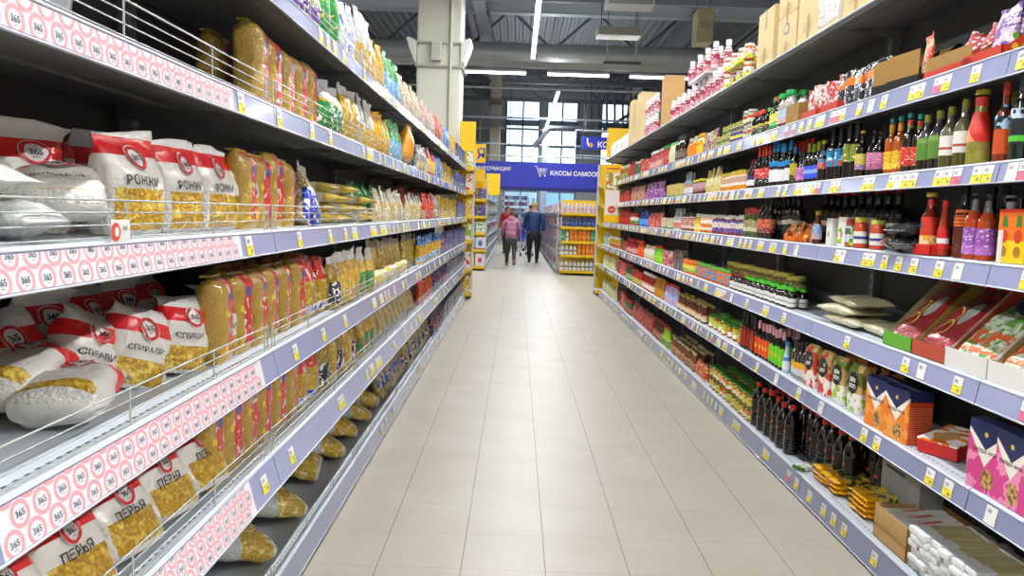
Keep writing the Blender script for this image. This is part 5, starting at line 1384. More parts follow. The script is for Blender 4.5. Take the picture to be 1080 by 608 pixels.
# lamps
lampw = mat('lamp_tube_light', '#f4f6ff', .5, emit=9)
hous = plain('#c9cbcc', .4)
def lamp(p0, p1, label, group):
    p0, p1 = Vector(p0), Vector(p1); c = (p0 + p1) / 2; root = empty('tube_lamp', c); tag(root, label, 'lamp', group)
    dx, dy = abs(p1.x - p0.x) / 2 + .0, abs(p1.y - p0.y) / 2
    wx, wy = (dx, .05) if dx > dy else (.05, dy)
    mb = MB(); mb.cbox(-wx, wx, -wy, wy, .03, .085, hous, .006); mb.build('housing', root)
    mb = MB(); mb.cbox(-wx * .985 if dx > dy else -.042, wx * .985 if dx > dy else .042, -wy * .985 if dy > dx else -.042, wy * .985 if dy > dx else .042, -.02, .0295, lampw, .01); mb.build('diffuser', root)
    mb = MB()
    for q in (-.7, .7): mb.tube([(wx * q if dx > dy else 0, wy * q if dy > dx else 0, .085), (wx * q if dx > dy else 0, wy * q if dy > dx else 0, .14 if dx > dy else HZ - c.z - .04)], .004, dark, 4)
    mb.build('suspension_wire', root)
ys = [-3.3, -1.0, 1.3, 3.6, 5.9, 8.2, 10.5, 12.8, 15.1]
ys = [y + .35 for y in ys]
for i, y in enumerate(ys): lamp((.25, y, 4.9), (.25, y + 2.15, 4.9), 'bright tube lamp above the near aisle, %s along its row' % ORD[i], 'lamps above the near aisle')
for i in range(6): lamp((1.08, 22.3 + 2.4 * i, 4.9), (1.08, 24.5 + 2.4 * i, 4.9), 'bright tube lamp in the far row, %s along it' % ORD[i], 'lamps in the far row')
for i, (a, b) in enumerate([(-10.5, -9), (-8.5, -7), (-6.5, -5), (-4.5, -3), (-1.38, .12), (.62, 2.12), (2.6, 4.1), (4.6, 6.1), (6.6, 8.1)]):
    lamp((a, 18.7, 4.75), (b, 18.7, 4.75), 'bright tube lamp in the crosswise row, %s along it' % ORD[i], 'lamps in the crosswise row')
for i, (sx, y) in enumerate([(x, y) for x in (-4.2, 4.2) for y in (-4, -1, 2, 5)]):  # added lamps out of view, placed to brighten the lower shelves
    lamp((sx, y, 4.9), (sx, y + 2.15, 4.9), 'added unseen fill lamp above a neighbouring aisle, %s of those' % ORD[i], 'added fill lamps above neighbouring aisles')
def area(n, loc, sx, sy, e, col=(1, .985, .96)):
    l = bpy.data.lights.new(n, 'AREA'); l.shape = 'RECTANGLE'; l.size = sx; l.size_y = sy; l.energy = e; l.color = col
    o = bpy.data.objects.new(n, l); COL.objects.link(o); o.location = loc; return o
area('aisle_lamp_light', (.25, 7.2, 4.86), .12, 20.5, 1000, (.97, .98, 1))
area('far_lamp_light', (1.08, 29.5, 4.86), .12, 14.5, 1100, (.93, .96, 1))
area('cross_lamp_light', (0, 18.7, 4.71), 17, .12, 700, (.95, .97, 1))
area('added_side_fill', (-4.2, 1.8, 4.86), .12, 11.5, 880)  # added fill from the unseen side row, reaches under the shelves
for n_, l_, a_, b_, e_ in (('aisle_roof_fill', (.25, 7.2, 5.0), .12, 20.5, 260), ('far_roof_fill', (1.08, 29.5, 5.0), .12, 14.5, 260), ('cross_roof_fill', (0, 18.7, 5.16), 17, .12, 260)):
    area(n_, l_, a_, b_, e_, (.95, .97, 1)).rotation_euler = (PI, 0, 0)      # added upward fill along the lamp rows, to brighten the roof
area('added_side_fill', (4.2, 1.8, 4.86), .12, 11.5, 880)  # same added fill from the other side
mb = MB(); mb.box(-12, 9, 18.62, 18.78, 4.89, 4.95, hous); mb.box(-12, 9, 18.62, 18.63, 4.95, 5.03, hous)
tag(mb.build('cable_tray'), 'pale cable tray carrying the crosswise lamps', 'tray')

# column
mb = MB(); cm = mat('column_paint', '#d9dacb', .55)
cx0, cx1, cy0, cy1 = -1.66, -.96, 12.25, 12.95
mb.cbox(cx0, cx1, cy0, cy1, 0, HZ, cm, .03)
col = struct('column_1', mb, 'cream concrete column behind the pasta shelving')
mb = MB()
for z in (4.02, 3.66): mb.tube([(cx0 - .02, cy0 - .03, z), (cx1 + .02, cy0 - .03, z), (cx1 + .03, cy1, z)], .022, plain('#a7a89e', .5), 6)
mb.tube([(cx1 - .16, cy0 - .03, 0), (cx1 - .16, cy0 - .03, HZ)], .028, plain('#c9cabb', .5), 6); mb.build('conduit', col)
for s_ in (0, 1):
    mb = MB(); X = cx1 if s_ else cx0; sg = 1 if s_ else -1
    pr = [(0, 3.70), (.04, 3.75), (.12, 3.95), (.16, 4.08), (.13, 4.10), (.02, 4.05), (0, 4.02)]
    vs = [(X + sg * a, y, z) for y in (cy0 - .05, cy0 + .5) for a, z in pr]; n = len(pr)
    mb.add(vs, [tuple(range(n)), tuple(range(n, 2 * n))[::-1]] + [(i, (i + 1) % n, n + (i + 1) % n, n + i) for i in range(n)], plain('#dfe0da', .4)); mb.build('bracket', col)
mb = MB(); a, z = wp(455, 64, 12.2); b, z2 = wp(466, 45, 12.2); mb.cbox(a, b, 12.14, 12.235, z, z2, plain('#c9cac2', .5), .01)
for i in range(7): mb.box(a + .015, b - .015, 12.136, 12.141, z + .03 + i * .035, z + .045 + i * .035, plain('#b3b4ac', .5))
tag(mb.build('wall_speaker'), 'pale square wall speaker mounted on the cream column', 'speaker')
mb = MB(); a, _ = wp(517, 120, 31); b, _ = wp(528, 120, 31); mb.cbox(a, b, 31, 31.4, 0, HZ, plain('#a79f8a', .6), .02)
mb.box(a - .06, b + .06, 30.94, 31.46, 5.7, 5.95, plain('#6a655a', .6)); struct('column_2', mb)
mb = MB(); a, _ = wp(570, 200, 30); b, _ = wp(577, 200, 30); mb.cbox(a, b, 30, 30.3, 0, 4.7, plain('#9fb0c4', .5), .01); struct('column_3', mb)
mb = MB(); mb.tube([wpx for wpx in [(wp(563, 155, 27)[0], 27, wp(563, 155, 27)[1])]] + [(wp(563 + 16 * math.sin(a), 155 - 20 * (1 - math.cos(a)), 27)[0], 27, wp(563, 155 - 20 * math.sin(a), 27)[1]) for a in (.4, .8, 1.2, 1.57)] + [(2.6, 27, wp(590, 134, 27)[1])], .09, plain('#4a4f55', .5), 8)
tag(mb.build('exhaust_hose'), 'dark curved duct pipe hanging below the end windows', 'pipe')
# hanging heater panels
for i, (px, py, w, t_) in enumerate([(652, 36, 1.0, .5), (741, 30, .35, 0), (664, 4, .9, .3), (655, 72, .9, 0)]):
    X, Z = wp(px, py, (18, 17, 15, 19)[i]); Y = (18, 17, 15, 19)[i]
    root = empty('ceiling_unit', (X, Y, Z)); tag(root, ('pale tilted louvred heater panel hanging high', 'small cream box hanging from roof steel', 'thin pale lamp panel near the top of the hall', 'grey flat cassette unit above tube lamps')[i], 'ceiling unit')
    mb = MB(); c_ = ('#b9b9b0', '#c9bf9c', '#c9ccd0', '#6f7475')[i]
    mb.cbox(-w / 2, w / 2, -.25, .25, -.08 if i != 1 else -.35, .12 if i != 1 else .35, plain(c_, .5), .015)
    for k in range(4): mb.box(-w / 2 + .05, w / 2 - .05, -.26, -.249, -.05 + k * .04, -.035 + k * .04, plain('#8f918c', .5))
    mb.build('unit_body', root)
    mb = MB()
    for q in (-.4, .4): mb.tube([(w * q, 0, .1), (w * q, 0, HZ - Z - .1)], .012, dark, 4)
    mb.build('suspension_rod', root)

# ------------------------------------------------------------------ signs
def sign_board(name, x0, x1, Y, z0, z1, m_, label, texts=(), th=.06, tx=.0):
    root = empty(name, ((x0 + x1) / 2, Y, z0)); tag(root, label, 'sign'); o = ((x0 + x1) / 2, Y, z0)
    mb = MB(); mb.cbox(x0, x1, Y, Y + th, z0, z1, m_, .008); mb.build('board', root, o)
    for t, xc, zc, h, tm in texts:
        mb = MB(); mb.text(t, h, lambda x, y: (xc + x, Y - .004, zc + y), tm, .03 if len(t) > 1 else 0); mb.build('lettering', root, o)
    return root, o
SY = 24.0
x0, _ = wp(478, 180, SY); x1, _ = wp(705, 180, SY)
_, zt = wp(575, 171.5, SY); _, zb_ = wp(575, 199, SY)
zb_ = zb_ + .02
xe, ze = wp(538.5, 178.5, SY)
wt_ = text_tris('ИНФОРМАЦИЯ', .03)[2]
lh = .148
xk, zk = wp(580.5, 182.5, SY); wk = text_tris('КАССЫ САМООБСЛУЖИВАНИЯ', .03)[2]
root, o = sign_board('overhead_sign', x0, x1, SY, zb_, zt, SHOPBLUE, 'long blue overhead sign with white lettering and cart symbol',
    [('ИНФОРМАЦИЯ', xe - wt_ * lh / 2, ze, lh, LOGO_W), ('КАССЫ САМООБСЛУЖИВАНИЯ', xk + wk * lh / 2, zk, lh, LOGO_W)])
xc, zc = wp(571, 180.5, SY); mb = MB()
P = lambda a, b: (xc + a, SY - .02, zc + b)
for seg in ([(-.22, .14), (-.15, .14), (-.07, -.10), (.14, -.10)], [(-.13, .07), (.20, .07), (.14, -.04), (-.09, -.04)], [(-.02, .07), (0, -.04)], [(.09, .07), (.08, -.04)], [(-.11, .015), (.17, .015)]):
    mb.tube([P(*q) for q in seg], .012, LOGO_W, 4)
for q in (-.04, .11): mb.tube([(xc + q, SY - .03, zc - .15), (xc + q, SY - .01, zc - .15)], .028, LOGO_W, 10)
mb.build('cart_symbol', root, o)
mb = MB(); mb.box(x0, x1, SY + .005, SY + .055, zb_ - .10, zb_, plain('#20286e', .5)); mb.build('lower_edge', root, o)
mb = MB()
for q in (x0 + .8, -.3, 2.0, x1 - .6): mb.tube([(q, SY + .03, zt), (q, SY + .03, 6.1)], .012, dark, 4)
mb.build('suspension_rod', root, o)
# КОФЕ sign in a white frame
KY = 24.6
a, z2 = wp(613, 144, KY); b, z1 = wp(668, 159, KY)
xk, zk = wp(630.5, 152.5, KY)
root, o = sign_board('overhead_sign', a, b, KY, z1, z2, SHOPBLUE, 'small blue sign with yellow bird symbol hung in white frame', [('КО', xk + text_tris('КО', .03)[2] * .10, zk, .20, LOGO_W)])
mb = MB(); xx, zz = wp(621.5, 151, KY); mb.tube([(xx - .06, KY - .02, zz + .15), (xx - .05, KY - .02, zz), (xx, KY - .02, zz - .1)], .03, LOGO_W, 6)
mb.disc((xx + .05, zz - .06), .075, lambda x, y: (x, KY - .01, y), plain('#e8c020'), 14); mb.build('bird_symbol', root, o)
mb = MB(); fa, fz = wp(608, 137, KY); fb, fz2 = wp(672, 166, KY)
mb.tube([(fa, KY + .1, fz), (fb, KY + .1, fz), (fb, KY + .1, fz2), (fa, KY + .1, fz2), (fa, KY + .1, fz)], .03, plain('#c9d0d8', .4), 4)
mb.tube([(fa + .3, KY + .1, fz), (fa + .3, KY + .1, 6.1)], .012, dark, 4); mb.tube([(fb - .3, KY + .1, fz), (fb - .3, KY + .1, 6.1)], .012, dark, 4); mb.build('sign_frame', root, o)
# yellow header boards over the gondola ends
def header(px0, px1, py0, py1, Y, label, txt=None, dep=.5, tm=None):
    a, z1 = wp(px0, py0, Y); b, z0 = wp(px1, py1, Y)
    tx = [(txt, (a + b) / 2 - (0 if len(txt) > 1 else -.02), (z0 + z1) / 2, .26, tm or SHOPBLUE)] if txt else []
    return sign_board('header_board', a, b, Y, z0, z1, YEL, label, tx, th=dep)
header(485.5, 501, 128, 166, 12.05, 'yellow header board over the near end of pasta shelving', dep=.04)
header(501, 512, 152, 172, 17.9, 'yellow header board lettered with one dark blue letter', 'Я', .04)
header(500, 511.5, 178, 192, 18.0, 'yellow board under the lettered header', dep=.04)
header(513, 527, 183, 206, 21.0, 'yellow board low behind the lettered header', dep=.04)
header(641, 668, 135, 167, 13.6, 'yellow header board over the far end of sauce shelving', dep=.04)

# ------------------------------------------------------------------ end displays and far gondolas
def gondola(name, x0, x1, y0, y1, zs, label, face='-y', yellow=True, h=1.75):
    """rack whose goods face the camera (-y), or the aisle (+x / -x)"""
    o = ((x0 + x1) / 2, (y0 + y1) / 2, 0); root = empty(name, o); tag(root, label, 'shelving')
    mb = MB()
    if face == '-y': mb.box(x0, x1, y1 - .03, y1, 0, h, YEL if yellow else BACK)
    else:
        xb = x0 if face == '+x' else x1; mb.box(xb - .015, xb + .015, y0, y1, 0, h, plain('#9a9ca4', .5))
    mb.build('back_panel', root, o)
    for z in zs:
        mb = MB(); mb.box(x0, x1, y0, y1 - .03 if face == '-y' else y1, z - .025, z, METAL); sh = mb.build('shelf', root, o)
        mb = MB(); rm = plain('#f4c818', .35) if yellow else RAIL
        if face == '-y': mb.box(x0, x1, y0 - .008, y0, z - .05, z + .012, rm)
        elif face == '+x': mb.box(x1, x1 + .008, y0, y1, z - .055, z + .005, rm)
        else: mb.box(x0 - .008, x0, y0, y1, z - .055, z + .005, rm)
        mb.build('price_rail', sh, o)
    for q in ((x0, y0), (x1 - .03, y0)):
        mb = MB(); yy = q[1] if face == '-y' else q[1]
        mb.box(q[0], q[0] + .03, y1 - .06 if face == '-y' else y0, y1 - .03 if face == '-y' else y0 + .03, 0, h, plain('#c9cbd0', .4)); mb.build('upright', root, o)
    return root
# far middle rack facing the camera, bottles
ZS = [.10, .47, .79, 1.12, 1.44]
gondola('end_display', 1.04, 2.35, 17.65, 18.1, ZS, 'yellow railed end display of bottles beyond the sauce shelving')
def simp(key, h, w, body, cap, shape='straight', **k):
    return bottle(h, w, body, None, cap, shape, simple=True, name='plastic_bottle', n=10)
def cc(key, w, h, d, m_): return carton(w, h, d, m_, flaps=False, bev=.004)
bw = bottle(.26, .04, plain('#e6e4e6', .3), bands('#f2f0f0', '#8a8a7a', (.3, .5)), '#9a9a90', 'straight', simple=True, name='plastic_bottle', n=10)
bo = cc('o', .08, .25, .07, bands('#e8761c', '#f4a23c', (.3, .5)))
br = cc('r', .08, .25, .07, bands('#d02a24', '#e8605a', (.3, .5)))
bg = cc('g', .08, .25, .07, bands('#2a9a6a', '#7ad0b0', (.3, .5)))
bb = cc('b', .07, .22, .07, bands('#1f3a8c', '#5a8ad0', (.3, .5)))
bl_ = bottle(.24, .042, plain('#d0cbe2', .25), bands('#d8c8e0', '#e8a8c0', (.3, .6)), '#e4e0ec', 'straight', simple=True, name='plastic_bottle', n=10)
rows_ = [[bw] * 13, [bw] * 4 + [bo] * 5 + [br] * 4, [bg, bw] + [bo] * 5 + [bg] * 3 + [br] * 3, [bb] * 9 + [bo] * 4, [bl_] * 13]
cname = {id(bw): 'white bottle', id(bo): 'orange carton', id(br): 'red carton', id(bg): 'green carton', id(bb): 'navy carton', id(bl_): 'lilac bottle'}
SHN = ['bottom', 'second', 'middle', 'fourth', 'top']
for r_, lst in enumerate(rows_):
    for i, t in enumerate(lst):
        put(t, (1.10 + i * .097, 17.74, ZS[r_]), (0, 0, 0), '%s on %s shelf of far end display, %s from its inner corner' % (cname[id(t)], SHN[r_], ORD[i]), 'bottle' if 'bottle' in cname[id(t)] else 'box', 'goods on the far end display')
# aisle faces of the far racks
gondola('far_rack', .98, 1.42, 18.2, 30.0, ZS, 'long grey rack behind the far end display', '-x', False)
gondola('far_rack', -1.25, -.73, 18.7, 30.0, ZS + [1.76], 'long grey rack behind the yellow lettered header', '+x', False, 2.0)
gondola('end_display', -1.25, -.72, 18.1, 18.55, [.10, .50, .90, 1.30, 1.70], 'yellow end display below the lettered header', h=2.2)
pal = ['#d8a0b0', '#c8c8d4', '#5a9ad0', '#3aa05a', '#e8e4dc', '#e0803a', '#c8404a', '#7a6ab0', '#d8d0a0']
far_t = [carton(.30, .25, .14, printed(c_, '#e8e6e2', '#6a6a7a', 12), 'household_carton', flaps=False, bev=.004) for i, c_ in enumerate(pal)]
far_l = ['dusty pink', 'pale grey', 'sky blue', 'green', 'white', 'orange', 'red', 'violet', 'straw coloured']
rr = random.Random(3)
for sd, zs_, X, rz in (('pale', ZS, 1.10, -PI / 2), ('tall', ZS + [1.76], -.84, PI / 2)):
    for zi, z in enumerate(zs_):
        for i in range(18):
            k = (rr.choice([0, 0, 1, 4, 6]) if sd == 'pale' else rr.choice([1, 2, 3, 3, 4, 5, 7]))
            nm = 'rack behind the far end display' if sd == 'pale' else 'rack behind the lettered header'
            put(far_t[k], (X, 18.95 + i * .6, z), (0, 0, rz), '%s carton on the far %s' % (far_l[k], nm), 'box', '%s cartons on the far %s' % (far_l[k], nm), (1, 1, .95) if z < 1.7 else (1, 1, .7))
# goods of the yellow left end display
pk_ = [cc('e1', .22, .30, .16, mat('white_pink_carton', fn=lambda g: g.mix(((g.z - .5) * (g.z - .5) + (g.x - .5) * (g.x - .5)).lt(.05), '#ece6ea', '#d8509a'), rough=.4)),
       cc('e2', .22, .30, .16, mat('white_blue_carton', fn=lambda g: g.mix(((g.z - .5) * (g.z - .5) + (g.x - .5) * (g.x - .5)).lt(.06), g.mix(g.z.lt(.12), '#ece8ee', '#b03a8a'), '#4a7ac8'), rough=.4)),
       cc('e3', .22, .26, .16, printed('#e8e8e8', '#6ab84a', '#b8d8f0', 14)), cc('e4', .22, .26, .16, printed('#4a3a8a', '#2a2a4a', '#d8d0e8', 20)), cc('e5', .22, .26, .16, printed('#3a3c50', '#6a3a7a', '#c8c0d8', 20))]
for zi, z in enumerate([.10, .50, .90, 1.30, 1.70]):
    for i in range(2): put(pk_[zi], (-1.10 + .25 * i, 18.25, z), (0, 0, 0), '%s carton on %s shelf of the yellow end display, %s one' % (('white and pink', 'white and blue', 'white and green', 'violet', 'dark violet')[zi], SHN[zi], ('outer', 'inner')[i]), 'box', 'cartons on the yellow end display')
# end display standing against the pasta shelving
gondola('end_display', -1.28, -.69, LEND + .02, LEND + .50, [.12, .50, .95, 1.33, 1.72, 2.08], 'yellow backed end display attached to pasta shelving', h=2.3)
ept = [cc('p1', .13, .26, .1, printed('#e0c23a', '#e8e4d8', '#c84a3a', 18)), cc('p2', .13, .26, .1, printed('#e8e6dc', '#d8382c', '#e0b82a', 18)), cc('p3', .13, .26, .1, printed('#e8e0c8', '#7ab03a', '#e8a82a', 18))]
for zi, z in enumerate([.12, .50, .95, 1.33, 1.72, 2.08]):
    for i in range(3): put(ept[(i + zi) % 3], (-.76 - .16 * i, LEND + .12, z), (0, 0, PI / 2 if i == 0 else 0), 'yellow white and red packet on the end display beside pasta shelving', 'packet', 'packets on the end display')
# end of the sauce shelving
gondola('end_display', 1.42, 2.0, REND + .02, REND + .5, [.10, .55, .9, 1.27, 1.6, 1.93], 'yellow backed end display attached to sauce shelving', h=2.3)
# poster board
a, z1 = wp(639, 173, 11.3); b, z0 = wp(652.5, 235, 11.3)
root = empty('poster_board', ((a + b) / 2, 11.3, z0)); tag(root, 'yellow rimmed vertical price poster fixed to sauce shelving', 'poster'); o = ((a + b) / 2, 11.3, z0)
mb = MB(); mb.cbox(a, b, 11.3, 11.32, z0, z1, YEL, .004); mb.build('backing', root, o)
mb = MB(); H = z1 - z0; mb.quad((a + .015, 11.297, z0 + H * .13), (b - .008, 11.297, z0 + H * .13), (b - .008, 11.297, z0 + H * .86), (a + .015, 11.297, z0 + H * .86), mat('poster_paper', fn=lambda g: g.mix((g.z - .75).abs().lt(.22) * g.noise(16, 2).gt(.46), '#efe9de', g.mix(g.noise(30, 1).gt(.5), '#c8783a', '#a8a03a')), rough=.4))
mb.disc(((a + b) / 2, z0 + H * .22), .055, lambda x, y: (x, 11.295, y), plain('#e04a34'), 18, sx=1.1)
mb.box(a + .02, b - .02, 11.2965, 11.2995, z0 + H * .915, z0 + H * .935, plain('#c8482a'))
mb.box((a + b) / 2 - .035, (a + b) / 2 + .035, 11.2935, 11.2945, z0 + H * .212, z0 + H * .226, LOGO_W); mb.build('printed_sheet', root, o)
# small white card clipped onto the eye level rail
mb = MB(); yy = 1.49
mb.cbox(LX + .001, LX + .004, yy - .035, yy + .035, 1.305, 1.352, WHITE, .001); mb.disc((yy - .022, 1.329), .018, lambda u, v: (LX + .0052, u, v), plain('#e0503a'), 18); mb.disc((yy - .020, 1.329), .010, lambda u, v: (LX + .0064, u, v), LOGO_W, 14, sx=.8)
mb.text('365', .009, lambda x, y: (LX + .0055, yy + .014 + x, 1.336 + y), INKG, .02)
tag(mb.build('price_card'), 'small white card with red ring clipped onto eye level rail', 'card')
# ------------------------------------------------------------------ people
def skin_mesh(name, pts, edges, m_, parent=None, sub=2, root=0):
    me = bpy.data.meshes.new(name); me.from_pydata([p[0] for p in pts], edges, []); me.update()
    ob = bpy.data.objects.new(name, me)
    COL.objects.link(ob)
    ob.modifiers.new('skin', 'SKIN').use_smooth_shade = True
    s = ob.modifiers.new('sub', 'SUBSURF'); s.levels = sub; s.render_levels = sub
    lay = me.skin_vertices[0].data
    for i, p in enumerate(pts):
        r = p[1]; lay[i].radius = r if isinstance(r, tuple) else (r, r)
    lay[root].use_root = True
    dg = bpy.context.evaluated_depsgraph_get()
    m2 = bpy.data.meshes.new_from_object(ob.evaluated_get(dg))
    bpy.data.objects.remove(ob)
    o2 = bpy.data.objects.new(name, m2); m2.materials.clear(); m2.materials.append(m_)
    for p in m2.polygons: p.use_smooth = True; p.material_index = 0
    COL.objects.link(o2)
    if parent: o2.parent = parent
    return o2
def ball(mb, c, r, m_, n=14, k=9):
    vs, fs = [], []
    for i in range(k + 1):
        a = PI * i / k
        for j in range(n):
            b = 2 * PI * j / n
            vs.append((c[0] + r[0] * math.sin(a) * math.cos(b), c[1] + r[1] * math.sin(a) * math.sin(b), c[2] + r[2] * math.cos(a)))
    for i in range(k):
        for j in range(n): fs.append((i * n + j, i * n + (j + 1) % n, (i + 1) * n + (j + 1) % n, (i + 1) * n + j))
    mb.add(vs, fs, m_, True)
SKIN = plain('#c99a7e', .5)
def person(loc, rz, H, jacket, trousers, shoes, hair, label, stride=.1, stoop=.0, armL=((-.03, .02), (0, .05)), armR=((.03, .02), (0, .05)), coat=.46, hairsize=1, hood=None, wide=1, lift=0):
    """faces +y in its own frame"""
    root = empty('person', loc, rz); tag(root, label, 'person')
    h = H
    hip, kn, an = .50 * h, .27 * h, .045 * h
    sh, nk, hd = .81 * h, .85 * h, .935 * h
    st = stoop
    def yo(z): return st * max(0, (z - hip) / (h - hip)) ** 1.2
    hw = .055 * h * wide; sw = .105 * h * wide
    pts = [((0, 0, hip), (.085 * h * wide, .065 * h)), ((0, yo(.62 * h), .62 * h), (.078 * h * wide, .058 * h)), ((0, yo(.74 * h), .74 * h), (.09 * h * wide, .06 * h)), ((0, yo(sh) , sh), (.06 * h, .04 * h)),
           ((0, yo(nk) + .01, nk + .01), .032 * h), ((0, yo(hd) + .012, .905 * h), (.043 * h, .05 * h)), ((0, yo(hd) + .014, .955 * h), (.042 * h, .05 * h))]
    ed = [(0, 1), (1, 2), (2, 3), (3, 4), (4, 5), (5, 6)]
    legs = []
    for s, sy, lf in ((-1, stride, 0), (1, -stride, lift)):
        b = len(pts)
        k_ = (s * hw, sy * .45 + (.06 if lf else 0), kn + lf * .3); a_ = (s * hw * .95, sy - (.10 if lf else 0), an + lf); t_ = (s * hw * 1.0, sy + .09 * h - (.10 if lf else 0), .02 * h + lf * .2)
        pts += [((s * hw, 0, hip - .03), .055 * h), (k_, .034 * h), (a_, .022 * h), (t_, .018 * h)]
        ed += [(0, b), (b, b + 1), (b + 1, b + 2), (b + 2, b + 3)]; legs.append((k_, a_, t_))
    arms = []
    for s, (e1, e2) in ((-1, armL), (1, armR)):
        b = len(pts)
        S_ = (s * sw, yo(sh), sh - .01 * h); E = (s * (sw + .03 * h) + e1[0] * .3, yo(sh) * .8 + e1[1], .63 * h); Hn = (s * (sw + .03 * h) + e2[0], yo(sh) * .6 + e1[1] + e2[1] + .02, .49 * h + max(0, e2[1]) * .5)
        pts += [(S_, .032 * h), (E, .024 * h), (Hn, .017 * h), ((Hn[0], Hn[1] + .012, Hn[2] - .035 * h), (.020 * h, .011 * h))]
        ed += [(3, b), (b, b + 1), (b + 1, b + 2), (b + 2, b + 3)]; arms.append((S_, E, Hn))
        p = Vector((Hn[0], Hn[1] + .012, Hn[2] - .035 * h))
        for f in range(4):                                     # fingers
            q = p + Vector((0, (f - 1.5) * .011 * h, -.012 * h)); L_ = (.040, .046, .043, .034)[f] * h
            n0 = len(pts); pts += [(q + Vector((0, 0, -.3 * L_)), .0055 * h), (q + Vector((-s * .006, .004, -L_)), .0045 * h)]
            ed += [(b + 3, n0), (n0, n0 + 1)]
        n0 = len(pts); pts += [(p + Vector((-s * .008, .02 * h, .006 * h)), .006 * h), (p + Vector((-s * .012, .032 * h, -.016 * h)), .005 * h)]; ed += [(b + 3, n0), (n0, n0 + 1)]
    body = skin_mesh('body', pts, ed, SKIN, root, 1)
    # face and ears are part of the head
    fc = MB(); c = (0, yo(hd) + .014, .93 * h)
    ball(fc, (c[0], c[1] + .05 * h, c[2] - .005), (.008 * h, .014 * h, .012 * h), SKIN, 8, 6)
    for s in (-1, 1):
        ball(fc, (s * .045 * h, c[1], c[2]), (.006 * h, .012 * h, .018 * h), SKIN, 8, 6)
        ball(fc, (s * .017 * h, c[1] + .043 * h, c[2] + .006 * h), (.007 * h, .006 * h, .005 * h), LOGO_W, 8, 6)
        ball(fc, (s * .017 * h, c[1] + .048 * h, c[2] + .006 * h), (.0035 * h, .003 * h, .0035 * h), INK, 8, 6)
    ball(fc, (0, c[1] + .044 * h, c[2] - .027 * h), (.014 * h, .005 * h, .003 * h), plain('#a85a50', .5), 8, 6)
    fc.build('face', root)
    # clothing follows the body
    cz = coat * h
    jp = [((0, 0, cz - .02 * h), (.106 * h * wide, .080 * h)), ((0, yo(.60 * h), .60 * h), (.100 * h * wide, .074 * h)), ((0, yo(.72 * h), .72 * h), (.108 * h * wide, .076 * h)), ((0, yo(sh) - .005, sh - .005), (.075 * h * wide, .052 * h)), ((0, yo(nk), nk + .005 * h), (.042 * h, .042 * h))]
    je = [(0, 1), (1, 2), (2, 3), (3, 4)]
    for S_, E, Hn in arms:
        b = len(jp); jp += [(S_, .048 * h), (E, .038 * h), (Vector(Hn) * .93 + Vector(E) * .07, .031 * h)]; je += [(3, b), (b, b + 1), (b + 1, b + 2)]
    skin_mesh('jacket', jp, je, jacket, root, 1)
    tp = [((0, 0, hip + .04 * h), (.088 * h * wide, .068 * h)), ((0, 0, hip - .01), (.088 * h * wide, .07 * h))]; te = [(0, 1)]
    for i, (k_, a_, t_) in enumerate(legs):
        s = (-1, 1)[i]; b = len(tp)
        tp += [((s * hw, 0, hip - .07 * h), .062 * h * wide), (k_, .044 * h), ((a_[0], a_[1], a_[2] - .012 * h), .034 * h)]; te += [(1, b), (b, b + 1), (b + 1, b + 2)]
    skin_mesh('trousers', tp, te, trousers, root, 1)
    for i, (k_, a_, t_) in enumerate(legs):
        mb = MB(); f0 = Vector((a_[0], a_[1] - .02 * h, a_[2] - .018 * h)); f1 = Vector(t_)
        mb.tube([f0 + Vector((0, -.01, .0)), f0 + Vector((0, .01, 0)), (f0 + f1) / 2, f1, f1 + Vector((0, .02, -.002))], [.018 * h, .027 * h, .027 * h, .022 * h, .01 * h], shoes, 10)
        mb.build('shoe', root)
    mb = MB(); ball(mb, (0, c[1] - .012, c[2] + .015 * h), (.050 * h * hairsize, .053 * h * hairsize, .052 * h * hairsize), hair, 16, 10)
    if hairsize > 1.05: ball(mb, (0, c[1] - .02, c[2] - .03 * h), (.044 * h * hairsize, .04 * h, .05 * h), hair, 14, 8)
    mb.build('hair', root)
    if hood:
        mb = MB(); ball(mb, (0, yo(nk) - .045 * h, nk - .005 * h), (.07 * h, .04 * h, .045 * h), hood, 14, 8); mb.build('hood', root)
    return root
pinkj = mat('pink_quilted_jacket', '#b0708c', .55, fn=lambda g: g.mix(g.noise(9, 2), '#9c5c7a', '#c48aa4'), bump=lambda g: ((g.z * 26).sin(), .35, .01))
bluej = mat('navy_coat', '#1f3a66', .6, fn=lambda g: g.mix(g.noise(7, 2), '#1a2f56', '#28497a'))
X1, _ = wp(538, 279, 20.2); X2, _ = wp(562, 276, 21.8)
person((X1, 20.1, 0), .05, 1.47, pinkj, plain('#3c3a34', .7), plain('#8a6a4a', .6), plain('#5a4638', .8), 'person in pink quilted jacket and dark trousers walking away', stride=.14, stoop=.10, armL=((-.02, .05), (-.02, .12)), armR=((.02, .08), (-.02, .16)), hood=pinkj, hairsize=1.0, wide=1.12, lift=.10)
person((X2, 21.9, 0), 0, 1.74, bluej, plain('#15161a', .7), plain('#1a1a1c', .5), plain('#c09a5c', .7), 'person in navy coat and black trousers walking away', stride=.05, stoop=.06, armL=((-.03, .1), (.02, .2)), armR=((.03, -.03), (.02, .03)), coat=.45, hairsize=1.0, wide=1.15)
X3, _ = wp(535, 240, 26.4); X4, _ = wp(563, 240, 30)
person((X3, 26.4, 0), 2.9, 1.66, plain('#c02a30', .6), plain('#2a2c34', .7), plain('#222222', .6), plain('#7a6048', .8), 'person in red jacket standing beyond the pink jacket', stride=.03)
person((X4 - .1, 32.5, 0), 2.0, 1.78, plain('#3a3c42', .6), plain('#1c1c22', .7), plain('#222222', .6), plain('#2a2422', .8), 'dark haired person in grey standing beyond the navy coat', stride=.03)
